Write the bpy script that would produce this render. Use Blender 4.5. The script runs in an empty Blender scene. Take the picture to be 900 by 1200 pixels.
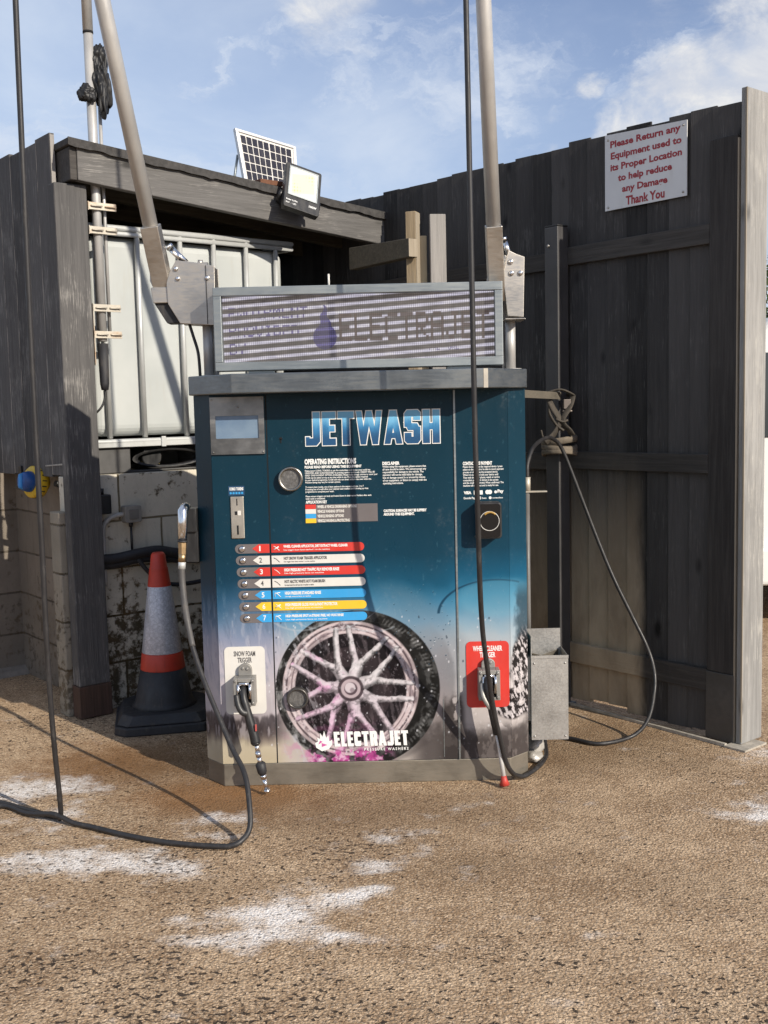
import bpy, bmesh, math, random
import numpy as np
from mathutils import Vector, Matrix, Euler
random.seed(7); rng = np.random.RandomState(11)
R = math.radians
SC = bpy.context.scene
COL = SC.collection

# ------------------------------------------------------------------ camera
PITCH, ROLL, CAMH = R(5.52), R(1.324), 1.45
Fv = Vector((0, math.cos(PITCH), -math.sin(PITCH)))
U0 = Vector((0, math.sin(PITCH), math.cos(PITCH)))
Rv = Vector((1, 0, 0)) * math.cos(ROLL) - U0 * math.sin(ROLL)
Uv = Vector((1, 0, 0)) * math.sin(ROLL) + U0 * math.cos(ROLL)
cd = bpy.data.cameras.new('camera')
cam = bpy.data.objects.new('camera', cd); COL.objects.link(cam)
m = Matrix.Identity(4)
for i in range(3):
    m[i][0], m[i][1], m[i][2] = Rv[i], Uv[i], -Fv[i]
m[2][3] = CAMH
cam.matrix_world = m
cd.sensor_fit = 'VERTICAL'; cd.sensor_height = 36; cd.lens = 36 * 1251 / 1200
cd.clip_start = 0.05; cd.clip_end = 2000
SC.camera = cam

# ------------------------------------------------------------------ sun, sky, exposure
SUN_AZ, SUN_EL = R(43.0), R(27.5)          # light travels 43 deg left of straight ahead
EXPOSURE = 0.18
sd = bpy.data.lights.new('sun', 'SUN'); sd.energy = 5.0; sd.angle = R(0.55); sd.color = (1.0, 0.915, 0.785)
sun = bpy.data.objects.new('sun', sd); COL.objects.link(sun)
Lv = Vector((-math.sin(SUN_AZ) * math.cos(SUN_EL), math.cos(SUN_AZ) * math.cos(SUN_EL), -math.sin(SUN_EL)))
sun.rotation_euler = Lv.to_track_quat('-Z', 'Y').to_euler()
sun.location = (4, -6, 6)
SC.view_settings.view_transform = 'Standard'; SC.view_settings.look = 'None'
SC.view_settings.gamma = 1; SC.view_settings.use_curve_mapping = False
SC.view_settings.exposure = EXPOSURE
SC.render.engine = 'CYCLES'
SC.cycles.max_bounces = 8

W = bpy.data.worlds.new('World'); SC.world = W; W.use_nodes = True


class NT:
    """tiny helper round a node tree"""
    def __init__(s, tree):
        s.t = tree; tree.nodes.clear()
    def n(s, typ, **k):
        nd = s.t.nodes.new(typ)
        for a, v in k.items():
            if a.startswith('i_'):
                key = a[2:]
                key = int(key) if key.isdigit() else key.replace('_', ' ')
                s.put(nd.inputs[key], v)
            else:
                setattr(nd, a, v)
        return nd
    def put(s, sock, v):
        if isinstance(v, bpy.types.NodeSocket): s.t.links.new(v, sock)
        elif isinstance(v, bpy.types.Node): s.t.links.new(v.outputs[0], sock)
        else:
            if sock.type == 'RGBA' and hasattr(v, '__len__') and len(v) == 3: v = (*v, 1)
            sock.default_value = v
    def math(s, op, a, b=0.0, c=None, clamp=False):
        nd = s.n('ShaderNodeMath', operation=op, use_clamp=clamp)
        s.put(nd.inputs[0], a); s.put(nd.inputs[1], b)
        if c is not None: s.put(nd.inputs[2], c)
        return nd.outputs[0]
    def vmath(s, op, a, b=None, scale=None):
        nd = s.n('ShaderNodeVectorMath', operation=op)
        s.put(nd.inputs[0], a)
        if b is not None: s.put(nd.inputs[1], b)
        if scale is not None: s.put(nd.inputs['Scale'], scale)
        return nd
    def mix(s, f, a, b, mode='MIX'):
        nd = s.n('ShaderNodeMix', data_type='RGBA', blend_type=mode)
        s.put(nd.inputs[0], f); s.put(nd.inputs[6], a); s.put(nd.inputs[7], b)
        return nd.outputs[2]
    def ramp(s, f, p0, p1, v0=0.0, v1=1.0):
        nd = s.n('ShaderNodeMapRange'); nd.interpolation_type = 'SMOOTHSTEP'
        s.put(nd.inputs[0], f); s.put(nd.inputs[1], p0); s.put(nd.inputs[2], p1); s.put(nd.inputs[3], v0); s.put(nd.inputs[4], v1)
        return nd.outputs[0]
    def noise(s, vec, scale, detail=3.0, rough=0.55, dist=0.0):
        nd = s.n('ShaderNodeTexNoise')
        s.put(nd.inputs['Vector'], vec); s.put(nd.inputs['Scale'], scale)
        nd.inputs['Detail'].default_value = detail; nd.inputs['Roughness'].default_value = rough; nd.inputs['Distortion'].default_value = dist
        return nd.outputs[0]
    def scl(s, vec, sx, sy, sz, loc=(0, 0, 0)):
        nd = s.n('ShaderNodeMapping'); s.put(nd.inputs[0], vec)
        nd.inputs['Scale'].default_value = (sx, sy, sz); nd.inputs['Location'].default_value = loc
        return nd.outputs[0]


def build_world():
    t = NT(W.node_tree)
    sky = t.n('ShaderNodeTexSky', sky_type='NISHITA')
    sky.sun_disc = False; sky.sun_elevation = SUN_EL
    sky.sun_rotation = math.atan2(-Lv.x, -Lv.y)
    sky.altitude = 0; sky.air_density = 1.0; sky.dust_density = 0.6; sky.ozone_density = 1.6
    d = t.n('ShaderNodeTexCoord').outputs['Generated']
    sep = t.n('ShaderNodeSeparateXYZ', i_0=d)
    zz = t.math('MAXIMUM', t.math('ADD', sep.outputs[2], 0.12), 0.02)
    px = t.math('DIVIDE', sep.outputs[0], zz); py = t.math('DIVIDE', sep.outputs[1], zz)
    pv = t.n('ShaderNodeCombineXYZ', i_0=px, i_1=py).outputs[0]
    n1 = t.noise(t.scl(pv, 1.0, 0.8, 1, (3.1, 0.7, 0)), 1.15, 9, 0.58, 0.35)
    wv = t.n('ShaderNodeTexNoise', i_Vector=t.scl(d, 1, 1, 1.5), i_Scale=7.0); wv.inputs['Detail'].default_value = 7; wv.inputs['Roughness'].default_value = .62
    wd = t.vmath('ADD', d, t.vmath('SCALE', t.vmath('SUBTRACT', wv.outputs['Color'], (.5, .5, .5)).outputs[0], scale=.13).outputs[0]).outputs[0]
    n2 = t.noise(t.scl(d, 1, 1, 1.7), 12.0, 9, 0.64, 0.5)
    n3 = t.noise(t.scl(wd, 2.2, 1, 5.5, (0, 2, 1)), 3.2, 9, .66, .4)
    thin = t.math('MAXIMUM', t.ramp(n1, 0.42, 0.80, 0.0, 0.6), t.ramp(n3, .47, .74, 0, .75))
    # cumulus clumps that stand in given compass directions
    body = None
    for (x, y, z, r, amp) in [(0.262, .929, .255, .055, 1.0), (.300, .909, .262, .065, 1.0), (.300, .900, .330, .050, .75), (.240, .915, .33, .05, .5), (.225, .935, .235, .04, .8),
                              (.190, .945, .277, .022, .62), (.150, .957, .242, .026, .62), (-.030, .94, .335, .065, .75), (.06, .93, .36, .05, .5), (-.36, .90, .25, .08, .4), (.6, .75, .3, .14, .9), (-.75, .6, .35, .16, .8), (0.1, .85, .5, .14, .5)]:
        v = Vector((x, y, z)).normalized()
        dd = t.vmath('DISTANCE', wd, tuple(v)).outputs['Value']
        b = t.math('MULTIPLY', t.ramp(dd, r * 1.5, r * .1), amp)
        body = b if body is None else t.math('MAXIMUM', body, b)
    cum = t.ramp(t.math('ADD', t.math('MULTIPLY', body, 0.60), t.math('MULTIPLY', n2, 0.55)), 0.48, 0.86)
    haze = t.ramp(sep.outputs[2], 0.46, 0.04, 0.12, 0.80)
    west = t.ramp(sep.outputs[0], 0.25, -0.40, 0.0, 0.55)
    hz = t.math('ADD', haze, west, clamp=True)
    hz = t.math('MULTIPLY', hz, t.ramp(n1, 0.2, 0.75, 0.55, 1.0))
    col = t.mix(1.0, sky.outputs[0], (0.95, 0.97, 1.18), 'MULTIPLY')
    col = t.mix(hz, col, (6.3, 7.4, 9.0))
    col = t.mix(thin, col, (7.3, 7.9, 8.9))
    col = t.mix(cum, col, t.mix(t.ramp(n2, .40, .70), (6.6, 6.9, 7.6), (8.8, 8.7, 8.5)))
    bg = t.n('ShaderNodeBackground', i_0=col, i_1=0.09)
    o = t.n('ShaderNodeOutputWorld'); t.put(o.inputs[0], bg.outputs[0])
build_world()

# ------------------------------------------------------------------ scene graph helpers
ROOTM = {}
def thing(name, label, cat, loc=(0, 0, 0), rotz=0.0, group=None):
    o = bpy.data.objects.new(name, None); COL.objects.link(o)
    o.empty_display_size = 0.2
    o.location = loc; o.rotation_euler = (0, 0, rotz)
    ROOTM[o.name] = Matrix.Translation(Vector(loc)) @ Matrix.Rotation(rotz, 4, 'Z')
    return tag(o, label, cat, group)
def tag(o, label, cat, group=None):
    o['label'] = label; o['category'] = cat
    if group: o['group'] = group
    return o
def rootof(o):
    while o.parent: o = o.parent
    return o

class MB:
    """collects geometry, then links it as one mesh object"""
    def __init__(s): s.v = []; s.f = []; s.m = []; s.sm = []
    def add(s, vs, fs, mat=0, smooth=False, M=None):
        b = len(s.v)
        for p in vs:
            p = Vector(p)
            s.v.append(tuple(M @ p) if M is not None else tuple(p))
        for f in fs:
            s.f.append([b + i for i in f]); s.m.append(mat); s.sm.append(smooth)
        return s
    def box(s, lo, hi, mat=0, M=None):
        (a, b, c), (d, e, f) = lo, hi
        vs = [(a, b, c), (d, b, c), (d, e, c), (a, e, c), (a, b, f), (d, b, f), (d, e, f), (a, e, f)]
        return s.add(vs, [(0, 3, 2, 1), (4, 5, 6, 7), (0, 1, 5, 4), (1, 2, 6, 5), (2, 3, 7, 6), (3, 0, 4, 7)], mat, False, M)
    def hexa(s, vs, mat=0):   # 8 points: bottom ring then top ring
        return s.add(vs, [(0, 3, 2, 1), (4, 5, 6, 7), (0, 1, 5, 4), (1, 2, 6, 5), (2, 3, 7, 6), (3, 0, 4, 7)], mat)
    def prism(s, pts, lo, hi, axis='z', mat=0, M=None):
        n = len(pts)
        def P(p, h):
            return {'z': (p[0], p[1], h), 'y': (p[0], h, p[1]), 'x': (h, p[0], p[1])}[axis]
        vs = [P(p, lo) for p in pts] + [P(p, hi) for p in pts]
        fs = [list(range(n))[::-1], list(range(n, 2 * n))] + [(i, (i + 1) % n, n + (i + 1) % n, n + i) for i in range(n)]
        return s.add(vs, fs, mat, False, M)
    def tube(s, pts, r, n=10, mat=0, cap=True, smooth=True, flat=None):
        pts = [Vector(p) for p in pts]; k = len(pts)
        rs = r if hasattr(r, '__len__') else [r] * k
        T = [(pts[min(i + 1, k - 1)] - pts[max(i - 1, 0)]).normalized() for i in range(k)]
        up = Vector((0, 0, 1)) if abs(T[0].z) < .9 else Vector((1, 0, 0))
        N = T[0].cross(up).normalized(); vs = []
        for i in range(k):
            N = (N - T[i] * N.dot(T[i])).normalized(); B = T[i].cross(N)
            for j in range(n):
                a = 2 * math.pi * j / n
                fl = flat or (1, 1)
                vs.append(pts[i] + (N * math.cos(a) * fl[0] + B * math.sin(a) * fl[1]) * rs[i])
        b = len(s.v); s.v += [tuple(v) for v in vs]
        for i in range(k - 1):
            for j in range(n):
                s.f.append([b + i * n + j, b + i * n + (j + 1) % n, b + (i + 1) * n + (j + 1) % n, b + (i + 1) * n + j]); s.m.append(mat); s.sm.append(smooth)
        if cap:
            s.f.append([b + j for j in range(n)][::-1]); s.m.append(mat); s.sm.append(False)
            s.f.append([b + (k - 1) * n + j for j in range(n)]); s.m.append(mat); s.sm.append(False)
        return s
    def lathe(s, prof, n=32, M=None, mat=0, smooth=True, cap=True):
        """prof: (radius, height) up local z"""
        vs = []
        for (r, h) in prof:
            for j in range(n):
                a = 2 * math.pi * j / n; vs.append((r * math.cos(a), r * math.sin(a), h))
        fs = []
        for i in range(len(prof) - 1):
            for j in range(n):
                fs.append((i * n + j, i * n + (j + 1) % n, (i + 1) * n + (j + 1) % n, (i + 1) * n + j))
        s.add(vs, fs, mat, smooth, M)
        if cap:
            b = len(s.v) - len(vs)
            s.f.append([b + j for j in range(n)][::-1]); s.m.append(mat); s.sm.append(False)
            s.f.append([b + (len(prof) - 1) * n + j for j in range(n)]); s.m.append(mat); s.sm.append(False)
        return s
    def build(s, name, mats, parent=None, world=False, bevel=0, seg=2, loc=None):
        me = bpy.data.meshes.new(name)
        vs = s.v
        if world and parent is not None:
            Mi = ROOTM[rootof(parent).name].inverted()
            vs = [tuple(Mi @ Vector(p)) for p in vs]
        if loc is not None: vs = [(p[0] - loc[0], p[1] - loc[1], p[2] - loc[2]) for p in vs]
        me.from_pydata(vs, [], s.f)
        mats = mats if isinstance(mats, (list, tuple)) else [mats]
        for mt in mats: me.materials.append(mt)
        me.polygons.foreach_set('material_index', s.m)
        me.polygons.foreach_set('use_smooth', s.sm)
        me.update()
        o = bpy.data.objects.new(name, me); COL.objects.link(o)
        if parent is not None: o.parent = parent
        if loc is not None:
            o.location = loc
            if parent is None: ROOTM[o.name] = Matrix.Translation(Vector(loc))
        if bevel:
            bm = bmesh.new(); bm.from_mesh(me); bmesh.ops.recalc_face_normals(bm, faces=bm.faces); bm.to_mesh(me); bm.free()
            md = o.modifiers.new('bevel', 'BEVEL'); md.width = bevel; md.segments = seg; md.limit_method = 'ANGLE'; md.angle_limit = R(40)
        return o

def frame_to(p, z, x=None):
    """matrix with local z along z, placed at p"""
    z = Vector(z).normalized()
    x = Vector(x) if x is not None else (Vector((1, 0, 0)) if abs(z.x) < .8 else Vector((0, 0, 1)))
    y = z.cross(x).normalized(); x = y.cross(z)
    M = Matrix.Identity(4)
    for i in range(3): M[i][0], M[i][1], M[i][2], M[i][3] = x[i], y[i], z[i], p[i]
    return M

def smooth_path(pts, n=8):
    P = [Vector(p) for p in pts]; out = []
    for i in range(len(P) - 1):
        p0 = P[max(i - 1, 0)]; p1 = P[i]; p2 = P[i + 1]; p3 = P[min(i + 2, len(P) - 1)]
        for k in range(n):
            t = k / n
            out.append(0.5 * ((2 * p1) + (p2 - p0) * t + (2 * p0 - 5 * p1 + 4 * p2 - p3) * t * t + (3 * p1 - p0 - 3 * p2 + p3) * t ** 3))
    out.append(P[-1]); return out

def rrect(x0, z0, x1, z1, r, n=5):
    pts = []
    for cx, cz, a0 in ((x1 - r, z1 - r, 0), (x0 + r, z1 - r, 90), (x0 + r, z0 + r, 180), (x1 - r, z0 + r, 270)):
        for k in range(n + 1):
            a = R(a0 + 90 * k / n); pts.append((cx + r * math.cos(a), cz + r * math.sin(a)))
    return pts

# ------------------------------------------------------------------ materials
def mat(name, col, rough=0.5, metal=0.0, spec=0.5, fn=None, **kw):
    mt = bpy.data.materials.new(name); mt.use_nodes = True
    t = NT(mt.node_tree)
    b = t.n('ShaderNodeBsdfPrincipled'); o = t.n('ShaderNodeOutputMaterial'); t.put(o.inputs[0], b.outputs[0])
    t.put(b.inputs['Base Color'], col); b.inputs['Roughness'].default_value = rough; b.inputs['Metallic'].default_value = metal
    b.inputs['Specular IOR Level'].default_value = spec
    for k, v in kw.items(): t.put(b.inputs[k.replace('_', ' ')], v)
    if fn: fn(t, b)
    return mt
def bump(t, b, h, strength=.3, dist=.01):
    bp = t.n('ShaderNodeBump'); t.put(bp.inputs['Height'], h); bp.inputs['Strength'].default_value = strength; bp.inputs['Distance'].default_value = dist
    t.put(b.inputs['Normal'], bp.outputs[0])
def objco(t): return t.n('ShaderNodeTexCoord').outputs['Object']

def dirty(name, col, rough=.5, metal=0.0, var=.25, scale=8, dirtcol=(.10, .08, .06), dirt=.35, bumps=.1, spec=.5):
    """plain paint, plastic or metal with uneven tone, smears and roughness"""
    def fn(t, b):
        c = objco(t)
        n = t.noise(c, scale, 6, .6); n2 = t.noise(t.scl(c, 1, 1, .25, (4, 2, 7)), scale * 4, 5, .65)
        k = t.mix(t.ramp(n, .3, .75), tuple(x * (1 - var) for x in col), tuple(min(1, x * (1 + var * .5)) for x in col))
        k = t.mix(t.math('MULTIPLY', t.ramp(n2, .52, .75), dirt), k, dirtcol)
        t.put(b.inputs['Base Color'], k)
        t.put(b.inputs['Roughness'], t.ramp(n2, .25, .75, max(.05, rough - .12), min(1, rough + .15)))
        if bumps: bump(t, b, n2, bumps, .004)
    return mat(name, col, rough, metal, spec, fn)

def wood(name, dark, light, axis='z', wear=0.0, wearcol=(.32, .30, .28), knots=.6, rough=.75, bumpk=.5, islands=.35, extra=None, wt=.57):
    def fn(t, b):
        c = objco(t)
        s = {'z': (1, 1, .045), 'x': (.045, 1, 1)}[axis]
        isl = t.n('ShaderNodeNewGeometry').outputs['Random Per Island']
        off = t.n('ShaderNodeCombineXYZ', i_0=t.math('MULTIPLY', isl, 37), i_1=t.math('MULTIPLY', isl, 11), i_2=t.math('MULTIPLY', isl, 23)).outputs[0]
        c2 = t.vmath('ADD', c, off).outputs[0]
        g = t.noise(t.scl(c2, *s), 60, 5, .6, .6); g2 = t.noise(t.scl(c2, *s), 220, 3, .6, .2)
        big = t.noise(t.scl(c2, 1, 1, .4) if axis == 'z' else t.scl(c2, .4, 1, 1), 3.0, 5, .6)
        f = t.math('ADD', t.math('MULTIPLY', g, .6), t.math('MULTIPLY', big, .45))
        k = t.mix(t.ramp(f, .32, .75), dark, light)
        k = t.mix(islands, k, t.mix(isl, tuple(x * .35 for x in dark), tuple(x * 1.5 for x in light)))
        vo = t.n('ShaderNodeTexVoronoi'); t.put(vo.inputs['Vector'], t.scl(c2, 5.5, 5.5, 2.4) if axis == 'z' else t.scl(c2, 2.4, 5.5, 5.5)); vo.inputs['Scale'].default_value = 1.0
        kn = t.math('MULTIPLY', t.ramp(t.math('ADD', vo.outputs['Distance'], t.math('MULTIPLY', big, .12)), .20, .09), knots)
        k = t.mix(kn, k, tuple(x * .22 for x in dark))
        if wear:
            wn = t.math('ADD', t.math('MULTIPLY', g2, .55), t.math('MULTIPLY', t.noise(c2, 5, 6, .65), .5))
            k = t.mix(t.math('MULTIPLY', t.ramp(wn, wt, wt + .13), wear), k, wearcol)
        if extra: k = extra(t, c, k)
        t.put(b.inputs['Base Color'], k)
        bump(t, b, t.math('ADD', g2, t.math('MULTIPLY', g, .8)), bumpk, .004)
    return mat(name, dark, rough, 0, .3, fn)

def metal(name, col, rough=.35, streak=(1, 1, 1), var=.15, dirt=.0, dirtcol=(.2, .16, .12), met=1.0, sc=30):
    def fn(t, b):
        c = objco(t)
        n = t.noise(t.scl(c, *streak), sc, 5, .6); big = t.noise(c, 5, 5, .6)
        k = t.mix(t.ramp(big, .3, .7), tuple(x * (1 - var) for x in col), tuple(min(1, x * (1 + var)) for x in col))
        k = t.mix(t.math('MULTIPLY', t.ramp(t.math('ADD', t.math('MULTIPLY', n, .5), t.math('MULTIPLY', big, .5)), .48, .68), dirt), k, dirtcol)
        t.put(b.inputs['Base Color'], k)
        t.put(b.inputs['Roughness'], t.ramp(t.math('ADD', n, t.math('MULTIPLY', big, .6)), .4, 1.2, max(.05, rough - .1), rough + .18))
        bump(t, b, n, .06, .002)
    return mat(name, col, rough, met, .5, fn)

M_steel = metal('stainless_steel', (.46, .43, .39), .42, (1, 1, 6), .12, .25, (.30, .25, .19))
M_steel_v = metal('stainless_tube', (.47, .46, .445), .42, (6, 6, .4), .1, .2, (.40, .35, .27), .35)
M_alu = metal('anodised_aluminium', (.30, .325, .33), .46, (.3, 1, 5), .08, .15, (.33, .32, .30))
M_cap = metal('galvanised_cap', (.20, .215, .22), .40, (.4, 1, 4), .22, .35, (.20, .19, .17))
M_plinth = metal('dirty_plinth_steel', (.25, .225, .185), .5, (.5, 1, 3), .2, .55, (.22, .18, .14), .75)
M_boxsteel = metal('speckled_steel', (.42, .41, .39), .48, (1, 1, 1), .12, .35, (.52, .50, .46), .85, 120)
M_chrome = metal('chrome', (.75, .75, .76), .12, (1, 1, 1), .05)
M_brass = metal('brass', (.42, .30, .17), .38, (1, 1, 1), .1, .3, (.3, .2, .1))
M_galv = metal('galvanised_bracket', (.46, .42, .35), .5, (1, 1, 1), .15, .8, (.36, .17, .05), .5, 14)
M_galvbar = metal('galvanised_cage', (.50, .51, .50), .45, (3, 3, .5), .08, .2, (.4, .38, .34), .35)
M_hose = dirty('black_hose', (.020, .019, .020), .48, 0, .2, 12, (.10, .09, .08), .35)
M_hosegrey = dirty('dusty_hose', (.07, .066, .064), .55, 0, .2, 12, (.14, .12, .10), .4)
M_black = dirty('black_plastic', (.018, .018, .019), .42, 0, .2, 10, (.08, .07, .06), .25)
M_rubber = dirty('black_rubber', (.022, .022, .025), .6, 0, .25, 9, (.10, .085, .07), .5)
M_dark = mat('dark_gap', (.006, .006, .007), .9)
M_white = dirty('white_print', (.62, .60, .56), .45, 0, .05, 10, (.5, .45, .38), .12, 0)
M_text = mat('white_lettering', (.72, .72, .70), .5)
M_textgrey = mat('grey_lettering', (.09, .085, .085), .5)
M_red = dirty('red_print', (.56, .036, .026), .42, 0, .06, 10, (.3, .05, .04), .15, 0)
M_blue = dirty('cyan_print', (.035, .30, .62), .42, 0, .05, 10, (.05, .2, .35), .1, 0)
M_yellow = dirty('yellow_print', (.72, .46, .030), .42, 0, .05, 10, (.4, .3, .06), .1, 0)
M_greyprint = dirty('grey_print', (.13, .115, .115), .45, 0, .06, 10, (.09, .08, .08), .15, 0)
M_screen = mat('display_glass', (.12, .18, .26), .12, 0, .6, lambda t, b: t.put(b.inputs['Base Color'], t.mix(t.ramp(t.noise(objco(t), 6, 4), .3, .7), (.10, .16, .25), (.17, .24, .32))))
M_tanred = dirty('reddish_stain', (.2, .09, .05), .8, 0)

M_board_r = None
def fence_sun_dirt(t, c, k):
    # sunlit patch painted into the colour over tan dirt, low on the kiosk side
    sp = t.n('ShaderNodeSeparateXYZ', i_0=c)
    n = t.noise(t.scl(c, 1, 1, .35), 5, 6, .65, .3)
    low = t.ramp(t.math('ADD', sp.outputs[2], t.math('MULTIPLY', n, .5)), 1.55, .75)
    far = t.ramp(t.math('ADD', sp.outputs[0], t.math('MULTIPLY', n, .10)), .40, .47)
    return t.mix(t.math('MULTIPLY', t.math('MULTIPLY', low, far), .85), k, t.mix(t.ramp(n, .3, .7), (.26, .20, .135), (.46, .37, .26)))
M_fence = wood('charcoal_boards', (.018, .0168, .0168), (.064, .060, .058), 'z', .32, (.20, .19, .18), 1.0, islands=.5, extra=fence_sun_dirt)
M_fence_rail = wood('charcoal_rails', (.030, .027, .025), (.085, .077, .070), 'x', .12, (.14, .13, .11), .4, islands=.2, extra=fence_sun_dirt)
M_fence_post = wood('charcoal_post', (.024, .021, .020), (.062, .056, .052), 'z', .15, (.12, .11, .10), .5, islands=.1)
M_grey_post = wood('weathered_grey_wood', (.19, .186, .178), (.35, .342, .328), 'z', .6, (.46, .44, .40), .8, islands=.1, bumpk=.9)
M_cut = wood('pale_cut_edge', (.22, .18, .13), (.36, .31, .24), 'z', .2, (.3, .25, .2), .1)
M_left_boards = wood('worn_charcoal_boards', (.038, .036, .036), (.100, .096, .094), 'z', .6, (.28, .27, .255), .45, islands=.3, bumpk=.7, wt=.545)
M_shed_post = wood('worn_post', (.060, .058, .058), (.115, .110, .107), 'z', .65, (.30, .285, .265), .45, islands=.1, bumpk=.7, wt=.545)
M_fascia = wood('grey_stained_fascia', (.085, .081, .078), (.16, .153, .146), 'x', .6, (.30, .285, .265), .8, islands=.15, bumpk=.5)
M_felt = dirty('mineral_felt', (.055, .052, .050), .95, 0, .4, 30, (.10, .09, .08), .5, .6)
M_raw = wood('raw_timber', (.22, .165, .10), (.40, .31, .20), 'z', .3, (.16, .14, .12), .5, islands=.2)
M_raw_dark = wood('damp_timber', (.055, .045, .032), (.12, .10, .07), 'x', .3, (.22, .2, .16), .5, islands=.1)
M_raw_grey = wood('grey_offcut', (.20, .19, .18), (.33, .31, .29), 'z', .4, (.10, .09, .09), .3, islands=.1)

def poly_fn(t, b):
    c = objco(t)
    n = t.noise(c, 2.2, 4, .5); n2 = t.noise(t.scl(c, 3, 3, .4), 9, 5, .6)
    k = t.mix(t.ramp(n, .3, .7), (.37, .39, .38), (.47, .485, .47))
    k = t.mix(t.math('MULTIPLY', t.ramp(n2, .55, .78), .35), k, (.36, .35, .31))
    t.put(b.inputs['Base Color'], k)
    bump(t, b, t.noise(c, 3, 2, .5), .25, .03)
M_poly = mat('white_polyethylene', (.7, .71, .69), .42, 0, .4, poly_fn)

def blocks(name, col_a, col_b, mortar, moss, mossk, low):
    def fn(t, b):
        c = objco(t)
        sp = t.n('ShaderNodeSeparateXYZ', i_0=c)
        v = t.n('ShaderNodeCombineXYZ', i_0=sp.outputs[0], i_1=sp.outputs[2]).outputs[0]
        wob = t.vmath('SCALE', t.n('ShaderNodeTexNoise', i_Scale=9.0).outputs['Color'], scale=.012).outputs[0]
        br = t.n('ShaderNodeTexBrick'); t.put(br.inputs['Vector'], t.vmath('ADD', v, wob).outputs[0])
        br.inputs['Scale'].default_value = 1; br.inputs['Brick Width'].default_value = .45; br.inputs['Row Height'].default_value = .235
        br.inputs['Mortar Size'].default_value = .006; br.inputs['Mortar Smooth'].default_value = .3
        t.put(br.inputs['Color1'], col_a); t.put(br.inputs['Color2'], col_b); t.put(br.inputs['Mortar'], mortar)
        n = t.noise(c, 22, 8, .72); n2 = t.noise(c, 4, 6, .6); n3 = t.noise(c, 70, 5, .7)
        k = t.mix(t.ramp(n2, .3, .7, 0, .5), br.outputs[0], tuple(x * .62 for x in col_a))
        lowm = t.ramp(sp.outputs[2], .85, .1)
        edge = t.ramp(t.math('ADD', br.outputs['Fac'], t.noise(t.scl(c, 1, 1, 1, (3, 3, 3)), 6, 5, .6)), .45, 1.1)
        patch = t.ramp(t.noise(t.scl(c, 1, 1, 1, (7, 1, 2)), 2.6, 4, .6), .42, .66)
        ms = t.math('ADD', t.math('MULTIPLY', n, .9), t.math('MULTIPLY', t.math('ADD', t.math('MULTIPLY', lowm, low), t.math('MULTIPLY', patch, .11)), 1.0))
        ms = t.math('ADD', ms, t.math('MULTIPLY', edge, .08))
        k = t.mix(t.math('MULTIPLY', t.ramp(ms, .575, .70), mossk), k, t.mix(t.ramp(n2, .4, .6), moss, (.10, .062, .026)))
        drip = t.noise(t.scl(c, 1, 1, .12, (2, 2, 2)), 26, 5, .6)
        k = t.mix(t.math('MULTIPLY', t.ramp(drip, .54, .74), .4), k, tuple(x * .4 for x in col_a))
        k = t.mix(t.ramp(n3, .55, .75, 0, .3), k, tuple(x * .5 for x in col_a))
        t.put(b.inputs['Base Color'], k)
        bump(t, b, t.math('SUBTRACT', t.math('MULTIPLY', n3, .4), t.math('ADD', br.outputs['Fac'], t.math('MULTIPLY', t.ramp(ms, .6, .7), .4))), .6, .008)
    return mat(name, col_a, .9, 0, .2, fn)
M_whiteblock = blocks('flaking_white_block', (.58, .53, .43), (.64, .59, .49), (.15, .12, .07), (.050, .036, .016), .95, .20)
M_brownblock = blocks('bare_block', (.20, .172, .14), (.235, .20, .165), (.105, .088, .07), (.06, .05, .038), .62, .10)

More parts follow.
